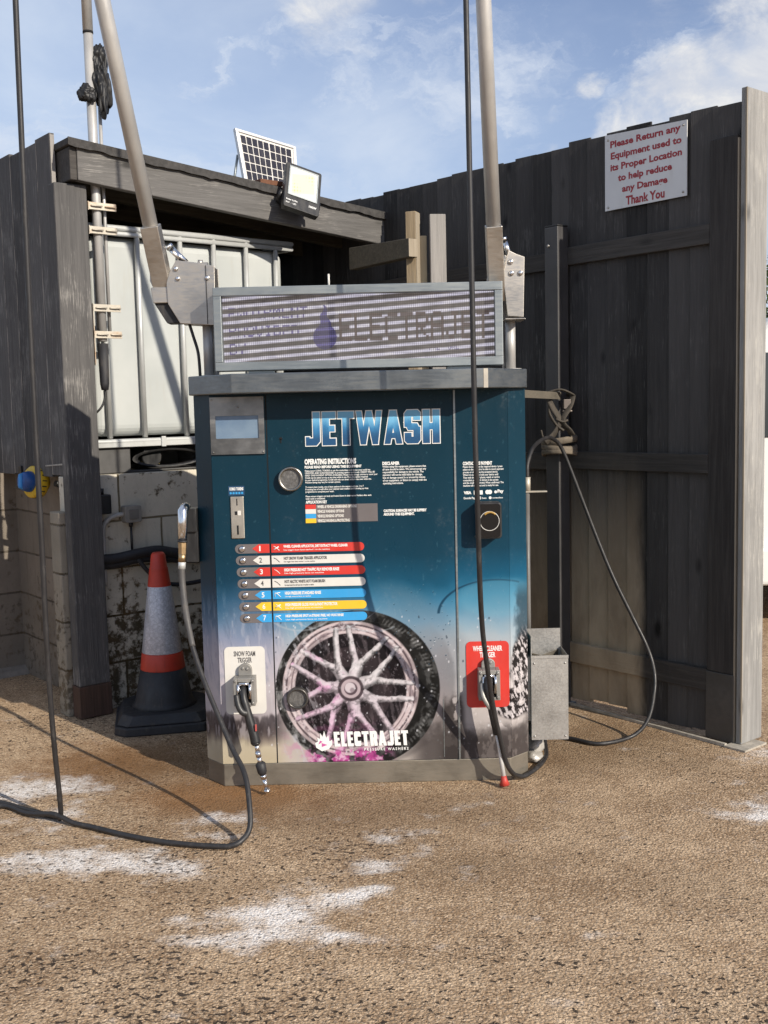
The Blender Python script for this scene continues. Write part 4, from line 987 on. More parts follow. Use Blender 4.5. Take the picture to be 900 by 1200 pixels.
# dark steel post with webbing
sp = thing('steel_post', 'dark grey square steel post standing against the charcoal fence', 'post', (.842, 5.105, 0), AF)
b = MB(); b.box((-.041, -.030, .004), (.041, .045, 2.275)); b.box((-.06, -.05, 0), (.06, .065, .008)); b.build('tube', dirty('dark_grey_paint', (.055, .053, .054), .45, 0, .2, 6, (.12, .10, .08), .3), sp, bevel=.004)
b = MB(); b.box((-.041, -.028, 2.276), (.041, .043, 2.283)); b.build('end_cap', M_black, sp, bevel=.002)
b = MB(); b.lathe([(.007, 0), (.007, .004), (.003, .006)], 10, frame_to((.015, .045, 2.19), (0, 1, 0))); b.build('bolt', M_steel, sp)
M_web = dirty('olive_webbing', (.055, .046, .036), .8, 0, .3, 25, (.16, .13, .10), .5, .3)
st = thing('ratchet_strap', 'dusty webbing straps knotted round the dark steel post beside the kiosk', 'strap', (.83, 5.03, 1.2))
def strap(pts, w=.016, th=.22, mt=M_web, nm='webbing'):
    b = MB(); b.tube(smooth_path(pts, 8), w, 10, 0, flat=(1, th)); return b.build(nm, mt, st, True)
Yp = 4.985
strap([(.765, 4.99, 1.505), (.79, 4.965, 1.44), (.825, 4.965, 1.375), (.80, 4.965, 1.32), (.755, 4.96, 1.275)], .020, .45)
strap([(.893, 5.00, 1.495), (.872, 4.975, 1.44), (.835, 4.960, 1.375), (.87, 4.97, 1.33), (.885, 4.99, 1.31)], .016, .35)
strap([(.765, 4.99, 1.505), (.83, 4.975, 1.520), (.893, 5.00, 1.495), (.885, 5.09, 1.50)], .014, .4)
strap([(.79, 4.98, 1.49), (.775, 4.965, 1.42), (.805, 4.962, 1.36), (.84, 4.962, 1.33)], .014, .5)
strap([(.805, 4.955, 1.385), (.835, 4.952, 1.372), (.858, 4.958, 1.378)], .010, .6)
strap([(.735, 4.95, 1.335), (.742, 4.95, 1.305), (.75, 4.955, 1.29)], .008, .6)
b = MB()
for z in (1.225, 1.252, 1.278):
    cx, cy = .840, 5.075
    b.tube([(cx + .078 * math.cos(a), cy + .085 * math.sin(a), z + .012 * math.sin(a * 1.0 + z * 90)) for a in np.linspace(0, 2 * math.pi, 33)], .017, 8, 0, False, flat=(.45, 1))
b.build('wrapped_band', dirty('dusty_band', (.17, .14, .105), .85, 0, .3, 22, (.10, .08, .06), .5, .3), st, True)
b = MB(); b.box((.845, 4.975, 1.43), (.878, 4.995, 1.475)); b.tube([(.84, 4.98, 1.42), (.885, 4.98, 1.42)], .006, 8); b.build('buckle', metal('dull_buckle', (.22, .19, .17), .5), st, True, .003)

# ------------------------------------------------------------------ shelter with the water tank (x along its front, y into it)
IB = (-1.42, 5.03, 0)
shed = thing('timber_shelter', 'open timber lean-to with a grey fascia and felt roof over the white tank', 'shelter', IB, AI)
b = MB(); b.box((-.065, 0, .16), (.093, .075, 2.515)); o = b.build('post', M_shed_post, shed, bevel=.006)
b = MB(); b.box((-.068, -.004, .004), (.097, .08, .16)); b.build('post_foot', wood('damp_post_foot', (.045, .030, .022), (.10, .055, .040), 'z', .3, (.16, .12, .10), .2, islands=.1), shed, bevel=.004)
b = MB(); b.box((-.035, .076, .02), (.02, .10, 1.2)); b.build('post_packer', M_shed_post, shed, bevel=.003)
zt = lambda t: 2.675 - .086 * t
b = MB(); b.hexa([(.034, -.046, zt(0) - .150), (1.86, -.046, zt(1.86) - .145), (1.86, -.002, zt(1.86) - .145), (.034, -.002, zt(0) - .150), (.034, -.046, zt(0)), (1.86, -.046, zt(1.86)), (1.86, -.002, zt(1.86)), (.034, -.002, zt(0))])
b.build('fascia', M_fascia, shed, bevel=.004)
b = MB(); b.box((1.861, -.045, zt(1.86) - .142), (1.864, -.003, zt(1.86) - .004)); b.build('fascia_end', M_raw_dark, shed)
b = MB(); b.box((.000, -.040, zt(0) - .150), (.0335, 1.4, zt(0) - .002)); b.build('end_fascia', M_fence_rail, shed, bevel=.004)
b = MB(); b.hexa([(-.012, -.062, zt(0) + .003), (1.95, -.062, zt(1.95) + .003), (1.95, 1.5, zt(1.95) + .003), (-.012, 1.5, zt(0) + .003), (-.012, -.062, zt(0) + .034), (1.95, -.062, zt(1.95) + .030), (1.95, 1.5, zt(1.95) + .030), (-.012, 1.5, zt(0) + .034)])
b.build('roof', M_felt, shed, bevel=.004)
b = MB(); n = 60; xs = np.linspace(-.014, 1.952, n)
vs = []
for x in xs:
    dz = random.uniform(-.005, .004); q = zt(x)
    vs += [(x, -.0655, q - .004 + dz), (x, -.0625, q - .004 + dz), (x, -.0655, q + .033), (x, -.0625, q + .033)]
b.add(vs, [f for i in range(n - 1) for f in ((4 * i, 4 * i + 4, 4 * i + 6, 4 * i + 2), (4 * i + 1, 4 * i + 3, 4 * i + 7, 4 * i + 5), (4 * i, 4 * i + 1, 4 * i + 5, 4 * i + 4), (4 * i + 2, 4 * i + 6, 4 * i + 7, 4 * i + 3))])
b.build('felt_edge', M_felt, shed)
for y in (.35, .75, 1.15):
    b = MB(); b.hexa([(.035, y, zt(0) - .11), (1.86, y, zt(1.86) - .11), (1.86, y + .045, zt(1.86) - .11), (.035, y + .045, zt(0) - .11), (.035, y, zt(0) + .002), (1.86, y, zt(1.86) + .002), (1.86, y + .045, zt(1.86) + .002), (.035, y + .045, zt(0) + .002)])
    b.build('rafter', M_raw_dark, shed, bevel=.003)
b = MB(); b.box((-.2, 1.47, 2.3), (1.0, 1.49, 2.655)); x = -.2
while x < 2.6:
    b.box((x, 1.44, .02), (x + .1455, 1.46, 2.44 + .0)); x += .145
bf = thing('back_fence', 'dark close board fence closing the back of the lean-to behind the tank', 'fence', IB, AI)
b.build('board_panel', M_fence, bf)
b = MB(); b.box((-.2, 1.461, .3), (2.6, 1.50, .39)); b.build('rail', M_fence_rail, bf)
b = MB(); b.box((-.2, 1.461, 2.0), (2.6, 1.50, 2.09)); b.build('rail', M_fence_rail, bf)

# left fence boards above the block wall
lf = thing('timber_fence', 'worn charcoal boards left of the lean-to post with pale scratches, hanging above a block wall', 'fence', (-1.5, 5.08, 0), AF)
b = MB(); x = .018; k = 0
WS = [.17, .165, .17, .16, .17, .165, .17, .16, .17, .17, .16, .17]
for w in WS:
    zt_ = 2.752 + random.uniform(-.008, .008); zb = 1.155 + random.uniform(-.004, .004) + (.01 if k == 0 else 0)
    b.box((x, -.024, zb), (x + w - .0004, .0, zt_)); b.box((x + w - .0085, -.001, zb + .002), (x + w - .0043, .0008, zt_ - .002), 1); x += w; k += 1
b.build('board_panel', [M_left_boards, wood('bare_board_edge', (.05, .045, .042), (.12, .11, .10), 'z', 1.0, (.42, .38, .33), .1, wt=.46)], lf, bevel=.002, seg=1)
b = MB(); b.box((.0145, -.022, 1.17), (.0175, -.002, 2.752)); b.build('cut_edge', M_raw_grey, lf)
for z in (1.35, 2.4):
    b = MB(); b.box((.03, -.07, z), (2.0, -.0245, z + .09)); b.build('rail', M_fence_rail, lf, bevel=.003)
b = MB(); b.box((1.95, -.17, 0), (2.05, -.071, 2.7)); b.build('post', M_fence_post, lf, bevel=.004)
b = MB(); b.hexa([(.02, .001, 1.218), (.26, .001, 1.205), (.26, .004, 1.205), (.02, .004, 1.218), (.02, .001, 1.226), (.26, .001, 1.211), (.26, .004, 1.211), (.02, .004, 1.226)]); b.build('nail_strip', dirty('pale_strip', (.42, .40, .36), .6, .3, .3, 60, (.2, .14, .1), .5), lf)
b = MB(); b.box((.565, .001, 1.09), (.60, .012, 1.20)); b.box((.565, .001, 1.075), (.68, .010, 1.092)); b.build('hook', M_black, lf, bevel=.002)

M_pier = blocks('weathered_end_block', (.28, .25, .20), (.34, .30, .24), (.13, .11, .08), (.06, .048, .03), .75, .14)
# block walls
bw = thing('block_wall', 'bare brown concrete block wall under the boards at the far left', 'wall', (-2.17, 5.91, 0), AI)
b = MB(); b.box((-1.6, 0, 0), (.95, .14, 1.32)); b.build('blockwork', M_brownblock, bw, bevel=.004)
b = MB(); b.hexa([(-1.6, -.08, .0), (.95, -.05, .0), (.95, -.0005, .0), (-1.6, -.0005, .0), (-1.6, -.02, .03), (.95, -.015, .03), (.95, -.0005, .045), (-1.6, -.0005, .045)]); b.build('mortar_fillet', dirty('grey_fillet', (.22, .19, .16), .9, 0, .3, 12), bw)
ww = thing('block_wall', 'mossy white painted block wall under the water tank', 'wall', IB, AI)
b = MB(); b.box((-.035, .082, 0), (2.0, .20, 1.160)); b.build('blockwork', M_whiteblock, ww, bevel=.004)
b = MB(); b.box((-.090, .086, 0), (-.0355, .196, .995)); b.build('end_block', M_pier, ww, bevel=.006)
b = MB(); b.box((.10, .202, 0), (1.45, 1.35, 1.155)); b.build('tank_base', M_brownblock, ww)

# ------------------------------------------------------------------ water tank
ibc = thing('water_tank', 'white caged bulk water tank on a pallet under the lean-to roof', 'tank', (IB[0] + .12 * math.cos(AI) - .13 * math.sin(AI), IB[1] + .12 * math.sin(AI) + .13 * math.cos(AI), 0), AI)
b = MB(); b.box((.030, .03, 1.345), (1.170, .97, 2.325)); b.build('bottle', M_poly, ibc, bevel=.055, seg=5)
b = MB(); b.lathe([(.11, 2.32), (.11, 2.345), (.09, 2.352)], 24, Matrix.Translation((.6, .5, 0))); b.build('fill_cap', M_black, ibc)
for x in (.095, .283, .52, .715, .912, 1.10):
    b = MB(); b.tube([(x, .008, 1.335), (x, .008, 2.36)], .0135, 10); b.build('cage_bar', M_galvbar, ibc)
for y in (.2, .4, .6, .8):
    for x in (.006, 1.194):
        b = MB(); b.tube([(x, y, 1.335), (x, y, 2.36)], .0105, 8); b.build('cage_bar', M_galvbar, ibc)
for z, r in ((2.357, .014), (2.330, .012), (1.318, .014)):
    b = MB(); b.tube([(0, 0, z), (1.2, 0, z), (1.2, 1.0, z), (0, 1.0, z), (0, 0, z)], r, 10, 0, False, flat=(1, 1)); b.build('cage_rail', M_galvbar, ibc)
b = MB(); b.box((-.005, -.012, 1.290), (1.205, 1.0, 1.325)); b.build('pallet_deck', M_galvbar, ibc, bevel=.003)
b = MB(); b.box((0, .012, 1.163), (.20, .98, 1.289)); b.box((.62, .012, 1.163), (1.2, .98, 1.289)); b.box((.20, .30, 1.163), (.62, .98, 1.289)); b.box((.2, .012, 1.163), (.62, .3, 1.172)); pf = b.build('pallet_foot', dirty('grey_black_pallet', (.075, .073, .072), .6, 0, .3, 8, (.18, .16, .14), .4), ibc, bevel=.004)
b = MB(); pts = [(.205 + .205 * (1 + math.cos(a)), 1.228 + .047 * math.sin(a)) for a in np.linspace(0, 2 * math.pi, 29)[:-1]]
vo = [(x, .004, z) for x, z in pts] + [(.41 + (x - .41) * .86, .004, 1.228 + (z - 1.228) * .80) for x, z in pts] + [(.41 + (x - .41) * .86, .06, 1.228 + (z - 1.228) * .80) for x, z in pts]
n = len(pts); b.add(vo, [(i, (i + 1) % n, n + (i + 1) % n, n + i) for i in range(n)] + [(n + i, n + (i + 1) % n, 2 * n + (i + 1) % n, 2 * n + i) for i in range(n)], 0, True)
b.build('outlet_surround', M_black, ibc)
b = MB(); b.tube([(.33, .30, 1.24), (.33, .06, 1.235)], .05, 20); b.lathe([(.055, 0), (.055, .03), (.05, .035)], 20, frame_to((.33, .07, 1.235), (0, -1, 0))); b.build('outlet_valve', M_black, ibc)
b = MB(); b.box((.28, .055, 1.195), (.38, .060, 1.222)); b.build('outlet_label', dirty('amber_label', (.35, .25, .08), .6), ibc)
b = MB(); b.box((.36, -.020, 1.286), (.385, -.010, 1.338)); b.build('cage_clip', M_galvbar, ibc, bevel=.002)

# ------------------------------------------------------------------ mast with brackets and bag
mast = thing('mast_pole', 'pale steel mast rising through the lean-to roof beside its post', 'pole', IB, AI)
b = MB(); b.tube([(.150, .03, 1.80), (.150, .03, 3.22)], .022, 16); b.tube([(.150, .03, 3.225), (.147, .03, 5.2)], .0235, 16); b.build('tube', M_steel_v, mast)
b = MB(); b.tube([(.150, .03, 3.214), (.150, .03, 3.224)], .0242, 16); b.build('joint_ring', M_dark, mast)
b = MB(); b.tube([(.196, .045, 1.83), (.198, .045, 2.95)], .0085, 10); b.build('thin_tube', M_steel_v, mast)
b = MB(); b.tube([(.150, .03, 1.57), (.150, .03, 1.60), (.150, .03, 1.79)], [.017, .022, .026], 14); b.build('end_sleeve', M_rubber, mast)
for z in (2.425, 2.315, 1.955, 1.830):
    b = MB(); b.box((.094, -.004, z - .017), (.235, .002, z + .017)); b.box((.094, -.004, z - (.017 if z > 2 else .12) * 1.2), (.0985, .05, z + .02)); 
    for xx in (.135, .205): b.tube([(xx - .028, .002, z), (xx - .026, -.010, z), (xx, -.014, z), (xx + .026, -.010, z), (xx + .028, .002, z)], .004, 6); b.lathe([(.006, 0), (.006, .006)], 8, frame_to((xx + .022, -.006, z), (0, -1, 0)))
    b.build('bracket', M_galv, mast, bevel=.001)
cab = thing('black_cable', 'thin black cable drooping from the mast sleeve behind the lean-to post', 'cable', (-1.3, 5.15, 1.4))
T = Matrix.Translation(IB) @ Matrix.Rotation(AI, 4, 'Z')
b = MB(); b.tube(smooth_path([T @ Vector(p) for p in ((.150, .03, 1.60), (.15, .03, 1.55), (.135, .03, 1.50), (.108, .04, 1.465), (.09, .09, 1.44), (.07, .11, 1.2))], 6), .0055, 8); b.build('cable', M_hose, cab, True)

def crumple(name, center, size, mt, parent, amp, seed, sub=4, fq=3.0, world=True):
    bm = bmesh.new(); bmesh.ops.create_icosphere(bm, subdivisions=sub, radius=1)
    from mathutils import noise as mn
    for v in bm.verts:
        p = v.co * fq * .62 + Vector((seed, seed * 2.1, 0))
        r = 1 + amp * (1.3 * mn.noise(p * .7) + abs(mn.noise(p * 1.5)) * 1.6 - .35 + .18 * abs(mn.noise(p * 2.6)))
        v.co = Vector((v.co.x * r * size[0], v.co.y * r * size[1], v.co.z * r * size[2])) + Vector(center)
    vs = [tuple(v.co) for v in bm.verts]; fs = [tuple(v.index for v in f.verts) for f in bm.faces]; bm.free()
    b = MB(); b.add(vs, fs, 0, True); return b.build(name, mt, parent, world)
bag = thing('plastic_bag', 'crumpled black plastic bag tied round the mast above the roof', 'bag', tuple(T @ Vector((.19, .03, 2.9))))
M_bag = mat('black_bag', (.013, .013, .014), .5, 0, .4)
def pos(t, y, z): return T @ Vector((t, y, z))
crumple('bag_body', pos(.200, .02, 3.000), (.042, .045, .140), M_bag, bag, .40, 4.3, 5, 2.6)
crumple('side_fold', pos(.118, .015, 2.935), (.036, .03, .038), M_bag, bag, .34, 8.1, 4, 2.6)
crumple('upper_fold', pos(.20, .03, 3.11), (.036, .04, .06), M_bag, bag, .36, 1.7, 4, 2.6)

# ------------------------------------------------------------------ lamp and solar panel on the roof
fl = thing('solar_floodlight', 'black floodlight with a cream lens tilted on the grey fascia', 'floodlight', tuple(T @ Vector((1.19, -.05, 2.47))))
MF = Matrix.Translation(T @ Vector((1.205, -.15, 2.585))) @ Matrix.Rotation(AI, 4, 'Z') @ Euler((R(-22), R(15), R(-14))).to_matrix().to_4x4()
b = MB(); b.prism(rrect(-.100, -.135, .100, .135, .012), -.016, .022, 'y', 0, MF)
for k in range(9): b.box((-.085 + k * .02, .022, -.11), (-.079 + k * .02, .038, .11), 0, MF)
b.build('housing', M_black, fl, True, .004)
b = MB()
for lo, hi in (((-.083, -.062), (-.077, .117)), ((.077, -.062), (.083, .117)), ((-.077, .111), (.077, .117)), ((-.077, -.062), (.077, -.056))): b.box((lo[0], -.021, lo[1]), (hi[0], -.0165, hi[1]), 0, MF)
b.build('lens_rim', M_alu, fl, True, .001)
def lens_fn(t, b):
    c = t.n('ShaderNodeTexCoord').outputs['Generated']; 
    v = t.n('ShaderNodeTexVoronoi'); t.put(v.inputs['Vector'], t.scl(c, 10, 1, 10)); v.inputs['Randomness'].default_value = 0; v.inputs['Scale'].default_value = 1
    sp = t.n('ShaderNodeSeparateXYZ', i_0=c)
    inx = t.math('MULTIPLY', t.ramp(t.math('ABSOLUTE', t.math('SUBTRACT', sp.outputs[0], .5)), .40, .36), t.ramp(t.math('ABSOLUTE', t.math('SUBTRACT', sp.outputs[2], .5)), .30, .26))
    k = t.mix(t.math('MULTIPLY', t.ramp(v.outputs['Distance'], .42, .30), inx), t.mix(inx, (.60, .60, .56), (.62, .58, .44)), (.70, .58, .25))
    t.put(b.inputs['Base Color'], k)
M_lens = mat('led_lens', (.6, .58, .5), .15, 0, .5, lens_fn)
b = MB(); b.box((-.0765, -.0195, -.0555), (.0765, -.0165, .1105), 0, MF); b.build('lens', M_lens, fl, True)
b = MB(); put_text(b, 'Solar Light', -.088, -.098, -.025, -.085, -.0172, 0, MF, bold=.03); put_text(b, 'IP67  -  LED', -.088, -.114, -.030, -.105, -.0172, 0, MF, bold=.02); b.build('lettering', M_text, fl, True)
b = MB(); put_text(b, '100W', .040, -.100, .082, -.086, -.0172, 0, MF, bold=.03); b.build('wattage_mark', M_text, fl, True)
b = MB(); b.tube([MF @ Vector((-.104, .01, -.03)), MF @ Vector((-.112, .03, -.06)), T @ Vector((1.10, -.075, 2.535)), T @ Vector((1.15, -.052, 2.51)), T @ Vector((1.27, -.052, 2.50)), MF @ Vector((.112, .03, -.06)), MF @ Vector((.104, .01, -.03))], .010, 8, flat=(.5, 1)); b.build('bracket', M_black, fl, True)

so = thing('solar_charger', 'small solar panel in a white metal frame standing on the felt roof behind the floodlight', 'solar panel', tuple(T @ Vector((1.29, .3, 2.62))))
C4 = {k: T @ Vector(v) for k, v in dict(tl=(1.102, .315, 2.985), tr=(1.498, .315, 2.938), bl=(1.122, .265, 2.690), br=(1.472, .265, 2.668)).items()}
ux = (C4['tr'] - C4['tl']); uz = (C4['tl'] - C4['bl']); un = ux.cross(uz).normalized()
def S(u, v, d): 
    bot = C4['bl'].lerp(C4['br'], u); top = C4['tl'].lerp(C4['tr'], u); return bot.lerp(top, v) + un * d
b = MB()
def sbox(b, u0, v0, u1, v1, d0, d1, mat=0): b.hexa([S(u0, v0, d0), S(u1, v0, d0), S(u1, v1, d0), S(u0, v1, d0), S(u0, v0, d1), S(u1, v0, d1), S(u1, v1, d1), S(u0, v1, d1)], mat)
sbox(b, 0, 0, 1, .05, -.02, .004); sbox(b, 0, .95, 1, 1, -.02, .004); sbox(b, 0, .05, .045, .95, -.02, .004); sbox(b, .955, .05, 1, .95, -.02, .004)
b.build('frame', dirty('white_frame', (.66, .66, .66), .35, .3, .05, 6), so, True, .001)
b = MB(); sbox(b, .045, .05, .955, .95, -.018, -.004); b.build('backsheet', M_white, so, True)
b = MB(); nu = 9
for i in range(nu):
    for j in range(5):
        a0 = .075 + i * .0945 + (.008 if i > 4 else 0); a1 = a0 + .080; c0 = .085 + j * .168; c1 = c0 + .148
        b.add([S(a0, c0, -.0025), S(a1, c0, -.0025), S(a1, c1, -.0025), S(a0, c1, -.0025)], [(0, 1, 2, 3)])
b.build('cell_grid', dirty('solar_cells', (.030, .028, .036), .18, 0, .25, 9, (.1, .1, .11), .2, 0), so, True)
b = MB(); pass
for p_, q_ in ((S(.02, .55, -.03), (1.10, .38, 2.60)), (S(.98, .55, -.03), (1.48, .38, 2.565)), (S(.1, .02, -.015), (1.15, .265, 2.60)), (S(.9, .02, -.015), (1.45, .265, 2.57))):
    b = MB(); b.tube([p_, T @ Vector(q_)], .007, 8); b.build('leg', M_alu, so, True)
lp = thing('timber_offcut', 'short reddish timber block on the roof edge under the floodlight', 'timber', tuple(T @ Vector((1.06, -.03, zt(1.06) + .04))))
b = MB(); b.box((1.02, -.05, zt(1.06) + .034), (1.16, .05, zt(1.06) + .060), 0, T); b.build('block', wood('rusty_timber', (.10, .04, .02), (.2, .09, .05), 'x', 0, knots=.2), lp, True, .003)

# ------------------------------------------------------------------ timber leaning in the corner behind the kiosk
def offcut(label, x0, x1, y0, y1, z1, mt, rot=0.0, edge=None):
    t = thing('timber_offcut', label, 'timber', ((x0 + x1) / 2, (y0 + y1) / 2, 0), rot, 'timber leaning behind the kiosk')
    hw, hd = (x1 - x0) / 2, (y1 - y0) / 2
    b = MB(); b.box((-hw, -hd, 0), (hw, hd, z1)); b.build('board', mt, t, bevel=.003)
    if edge is not None: b = MB(); b.box((hw - .0005, -hd + .001, .01), (hw + .0025, hd - .001, z1 - .004)); b.build('sawn_face', edge, t)
offcut('brown upright timber with a pale sawn edge carrying the horizontal beam', .147, .200, 5.36, 5.42, 2.413, M_raw, R(-22), M_cut)
offcut('short pale upright timber beside the brown upright', .206, .243, 5.40, 5.44, 2.300, wood('pale_timber', (.42, .33, .2), (.6, .5, .34), 'z', .1, knots=.2))
offcut('wide grey upright board right of the pale timber', .256, .335, 5.35, 5.375, 2.395, M_raw_grey, R(8))
bm_ = thing('timber_beam', 'dark rough timber beam running from the lean-to roof to the brown upright', 'timber', (.02, 5.7, 2.2))
b = MB(); b.hexa([(-.155, 5.78, 2.19), (.150, 5.30, 2.185), (.195, 5.33, 2.185), (-.11, 5.81, 2.19), (-.155, 5.78, 2.305), (.150, 5.30, 2.275), (.195, 5.33, 2.275), (-.11, 5.81, 2.305)]); b.build('beam', M_raw_dark, bm_, True, .004)
b = MB(); b.hexa([(.151, 5.2985, 2.187), (.1945, 5.3275, 2.187), (.1950, 5.329, 2.187), (.150, 5.30, 2.187), (.151, 5.2985, 2.273), (.1945, 5.3275, 2.273), (.1950, 5.329, 2.273), (.150, 5.30, 2.273)]); b.build('sawn_face', M_cut, bm_, True)
# ------------------------------------------------------------------ swing booms
def tubeP(b, pts, r, **k): b.tube(pts, r, **k); return b
bo = thing('swing_boom', 'left stainless hose boom leaning outward from a pivot box beside the LED sign', 'boom', (-.672, 4.22, 1.589), 0, 'swing booms on the kiosk cap')
b = MB(); b.tube([(-.672, 4.22, 1.590), (-.672, 4.22, 1.80)], .020, 18); b.tube([(-.642, 4.22, 1.590), (-.642, 4.22, 1.80)], .009, 12); b.lathe([(.045, 1.590), (.045, 1.596)], 20, Matrix.Translation((-.665, 4.22, 0))); b.build('pivot_tube', M_steel_v, bo, True)
def XZ(p): return p
box = [(-.802, 1.99), (-.815, 1.95), (-.812, 1.87), (-.768, 1.795), (-.632, 1.785), (-.628, 2.01), (-.700, 2.025), (-.775, 2.035)]
b = MB(); b.prism(box, 4.165, 4.169, 'y'); b.prism(box, 4.262, 4.266, 'y')
b.box((-.634, 4.169, 1.79), (-.630, 4.262, 2.008)); b.hexa([(-.768, 4.169, 1.795), (-.636, 4.169, 1.787), (-.636, 4.262, 1.787), (-.768, 4.262, 1.795), (-.768, 4.169, 1.80), (-.636, 4.169, 1.792), (-.636, 4.262, 1.792), (-.768, 4.262, 1.80)])
b.build('pivot_box', M_steel, bo, True, .002)
b = MB(); b.hexa([(-.870, 4.172, 1.875), (-.806, 4.172, 1.875), (-.806, 4.258, 1.875), (-.870, 4.258, 1.875), (-.878, 4.172, 1.935), (-.806, 4.172, 1.935), (-.806, 4.258, 1.935), (-.878, 4.258, 1.935)]); b.build('counter_block', M_steel, bo, True, .003)
b = MB(); cp = [(-.868, 1.874), (-.806, 1.874), (-.772, 1.798), (-.822, 1.798)]; b.prism(cp, 4.185, 4.255, 'y'); b.build('stop_pad', M_rubber, bo, True, .003)
cpl = [(-.868, 1.93), (-.882, 1.96), (-.880, 2.00), (-.866, 2.035), (-.85, 2.02), (-.85, 1.94)]; b = MB(); b.prism(cpl, 4.185, 4.189, 'y'); b.prism(cpl, 4.24, 4.244, 'y'); b.build('cheek_plate', M_steel, bo, True)
for x, z in ((-.776, 2.002), (-.770, 1.965), (-.657, 1.965)):
    b = MB(); b.lathe([(.009, 0), (.009, .005), (.006, .009), (.002, .010)], 14, frame_to((x, 4.165, z), (0, -1, 0))); b.build('bolt', M_chrome, bo, True)
b = MB(); b.box((-.663, 4.1615, 1.79), (-.661, 4.1645, 2.012)); b.build('box_seam', M_dark, bo, True)
# arm
A0 = Vector((-.835, 4.215, 1.93)); A1 = Vector((-.946, 3.90, 2.899)); dA = (A1 - A0).normalized()
def boxalong(b, p0, p1, hw, hd):
    z = (p1 - p0).normalized(); x = Vector((1, 0, 0)); y = z.cross(x).normalized(); x = y.cross(z).normalized()
    b.hexa([p + x * sx * hw + y * sy * hd for p in (p0, p1) for sx, sy in ((-1, -1), (1, -1), (1, 1), (-1, 1))])
b = MB(); boxalong(b, A0, A0 + dA * .245, .034, .034); b.build('arm_socket', M_steel, bo, True, .003)
tip = A0 + dA * 2.15
b = MB(); b.tube([A0 + dA * .2, A0 + dA * 1.0, tip], [.0285, .028, .026], 22); b.build('arm_tube', M_steel_v, bo, True)
b = MB(); b.tube([(-.80, 4.215, 2.085), (-.745, 4.215, 2.03)], .013, 12); b.lathe([(.016, 0), (.016, .012)], 12, frame_to((-.802, 4.215, 2.088), (-.7, 0, .7))); b.build('gas_strut', M_chrome, bo, True)
b = MB(); b.tube([(-.69, 4.215, 2.02), (-.69, 4.215, 2.04)], .010, 10); b.box((-.70, 4.205, 2.018), (-.66, 4.225, 2.03)); b.build('spindle_end', M_steel, bo, True)
# swivel at the tip
H1 = Vector((-1.10, 3.45, 0))
b = MB(); b.tube([tip, Vector((tip.x - .02, tip.y - .02, tip.z)), Vector((tip.x, tip.y - .04, tip.z - .05))], .018, 12); b.build('swivel', M_brass, bo, True)

br = thing('swing_boom', 'right stainless hose boom standing nearly upright behind the LED sign end', 'boom', (.515, 4.24, 1.589), 0, 'swing booms on the kiosk cap')
b = MB(); b.tube([(.512, 4.24, 1.590), (.512, 4.24, 1.79)], .020, 18); b.tube([(.486, 4.25, 1.590), (.478, 4.25, 1.78)], .006, 10); b.lathe([(.045, 1.590), (.045, 1.596)], 20, Matrix.Translation((.51, 4.24, 0))); b.build('pivot_tube', M_steel_v, br, True)
ch = [(.478, 1.955), (.500, 2.045), (.530, 2.03), (.562, 2.018), (.556, 1.79), (.494, 1.795)]
b = MB(); b.prism(ch, 4.17, 4.174, 'y'); b.prism(ch, 4.30, 4.304, 'y'); b.hexa([(.484, 4.16, 1.781), (.562, 4.16, 1.781), (.562, 4.31, 1.781), (.484, 4.31, 1.781), (.484, 4.16, 1.786), (.562, 4.16, 1.786), (.562, 4.31, 1.786), (.484, 4.31, 1.786)]); b.box((.553, 4.174, 1.79), (.557, 4.30, 2.01)); b.build('pivot_box', M_steel, br, True, .002)
for x, z in ((.508, 2.00), (.510, 1.957), (.545, 1.957)):
    b = MB(); b.lathe([(.010, 0), (.010, .005), (.006, .009), (.002, .010)], 14, frame_to((x, 4.17, z), (0, -1, 0))); b.build('bolt', M_chrome, br, True)
B0 = Vector((.458, 4.215, 1.86)); B1 = Vector((.390, 3.90, 2.88)); dB = (B1 - B0).normalized()
b = MB(); boxalong(b, B0, B0 + dB * .285, .031, .031); b.build('arm_socket', M_steel, br, True, .003)
tip2 = B0 + dB * 2.3
b = MB(); b.tube([B0 + dB * .2, B0 + dB, tip2], [.028, .0275, .025], 22); b.build('arm_tube', M_steel_v, br, True)
cp2 = [(.412, 1.86), (.416, 1.93), (.424, 1.985), (.430, 1.97), (.430, 1.86)]; b = MB(); b.prism(cp2, 4.18, 4.186, 'y'); b.build('cheek_plate', M_steel, br, True)
b = MB(); b.tube([(.492, 4.22, 2.085), (.510, 4.22, 2.03)], .011, 12); b.lathe([(.014, 0), (.014, .012)], 12, frame_to((.490, 4.22, 2.088), (-.3, 0, .95))); b.build('gas_strut', M_chrome, br, True)
b = MB(); b.tube([tip2, Vector((tip2.x, tip2.y - .03, tip2.z)), Vector((tip2.x, tip2.y - .04, tip2.z - .05))], .018, 12); b.build('swivel', M_brass, br, True)

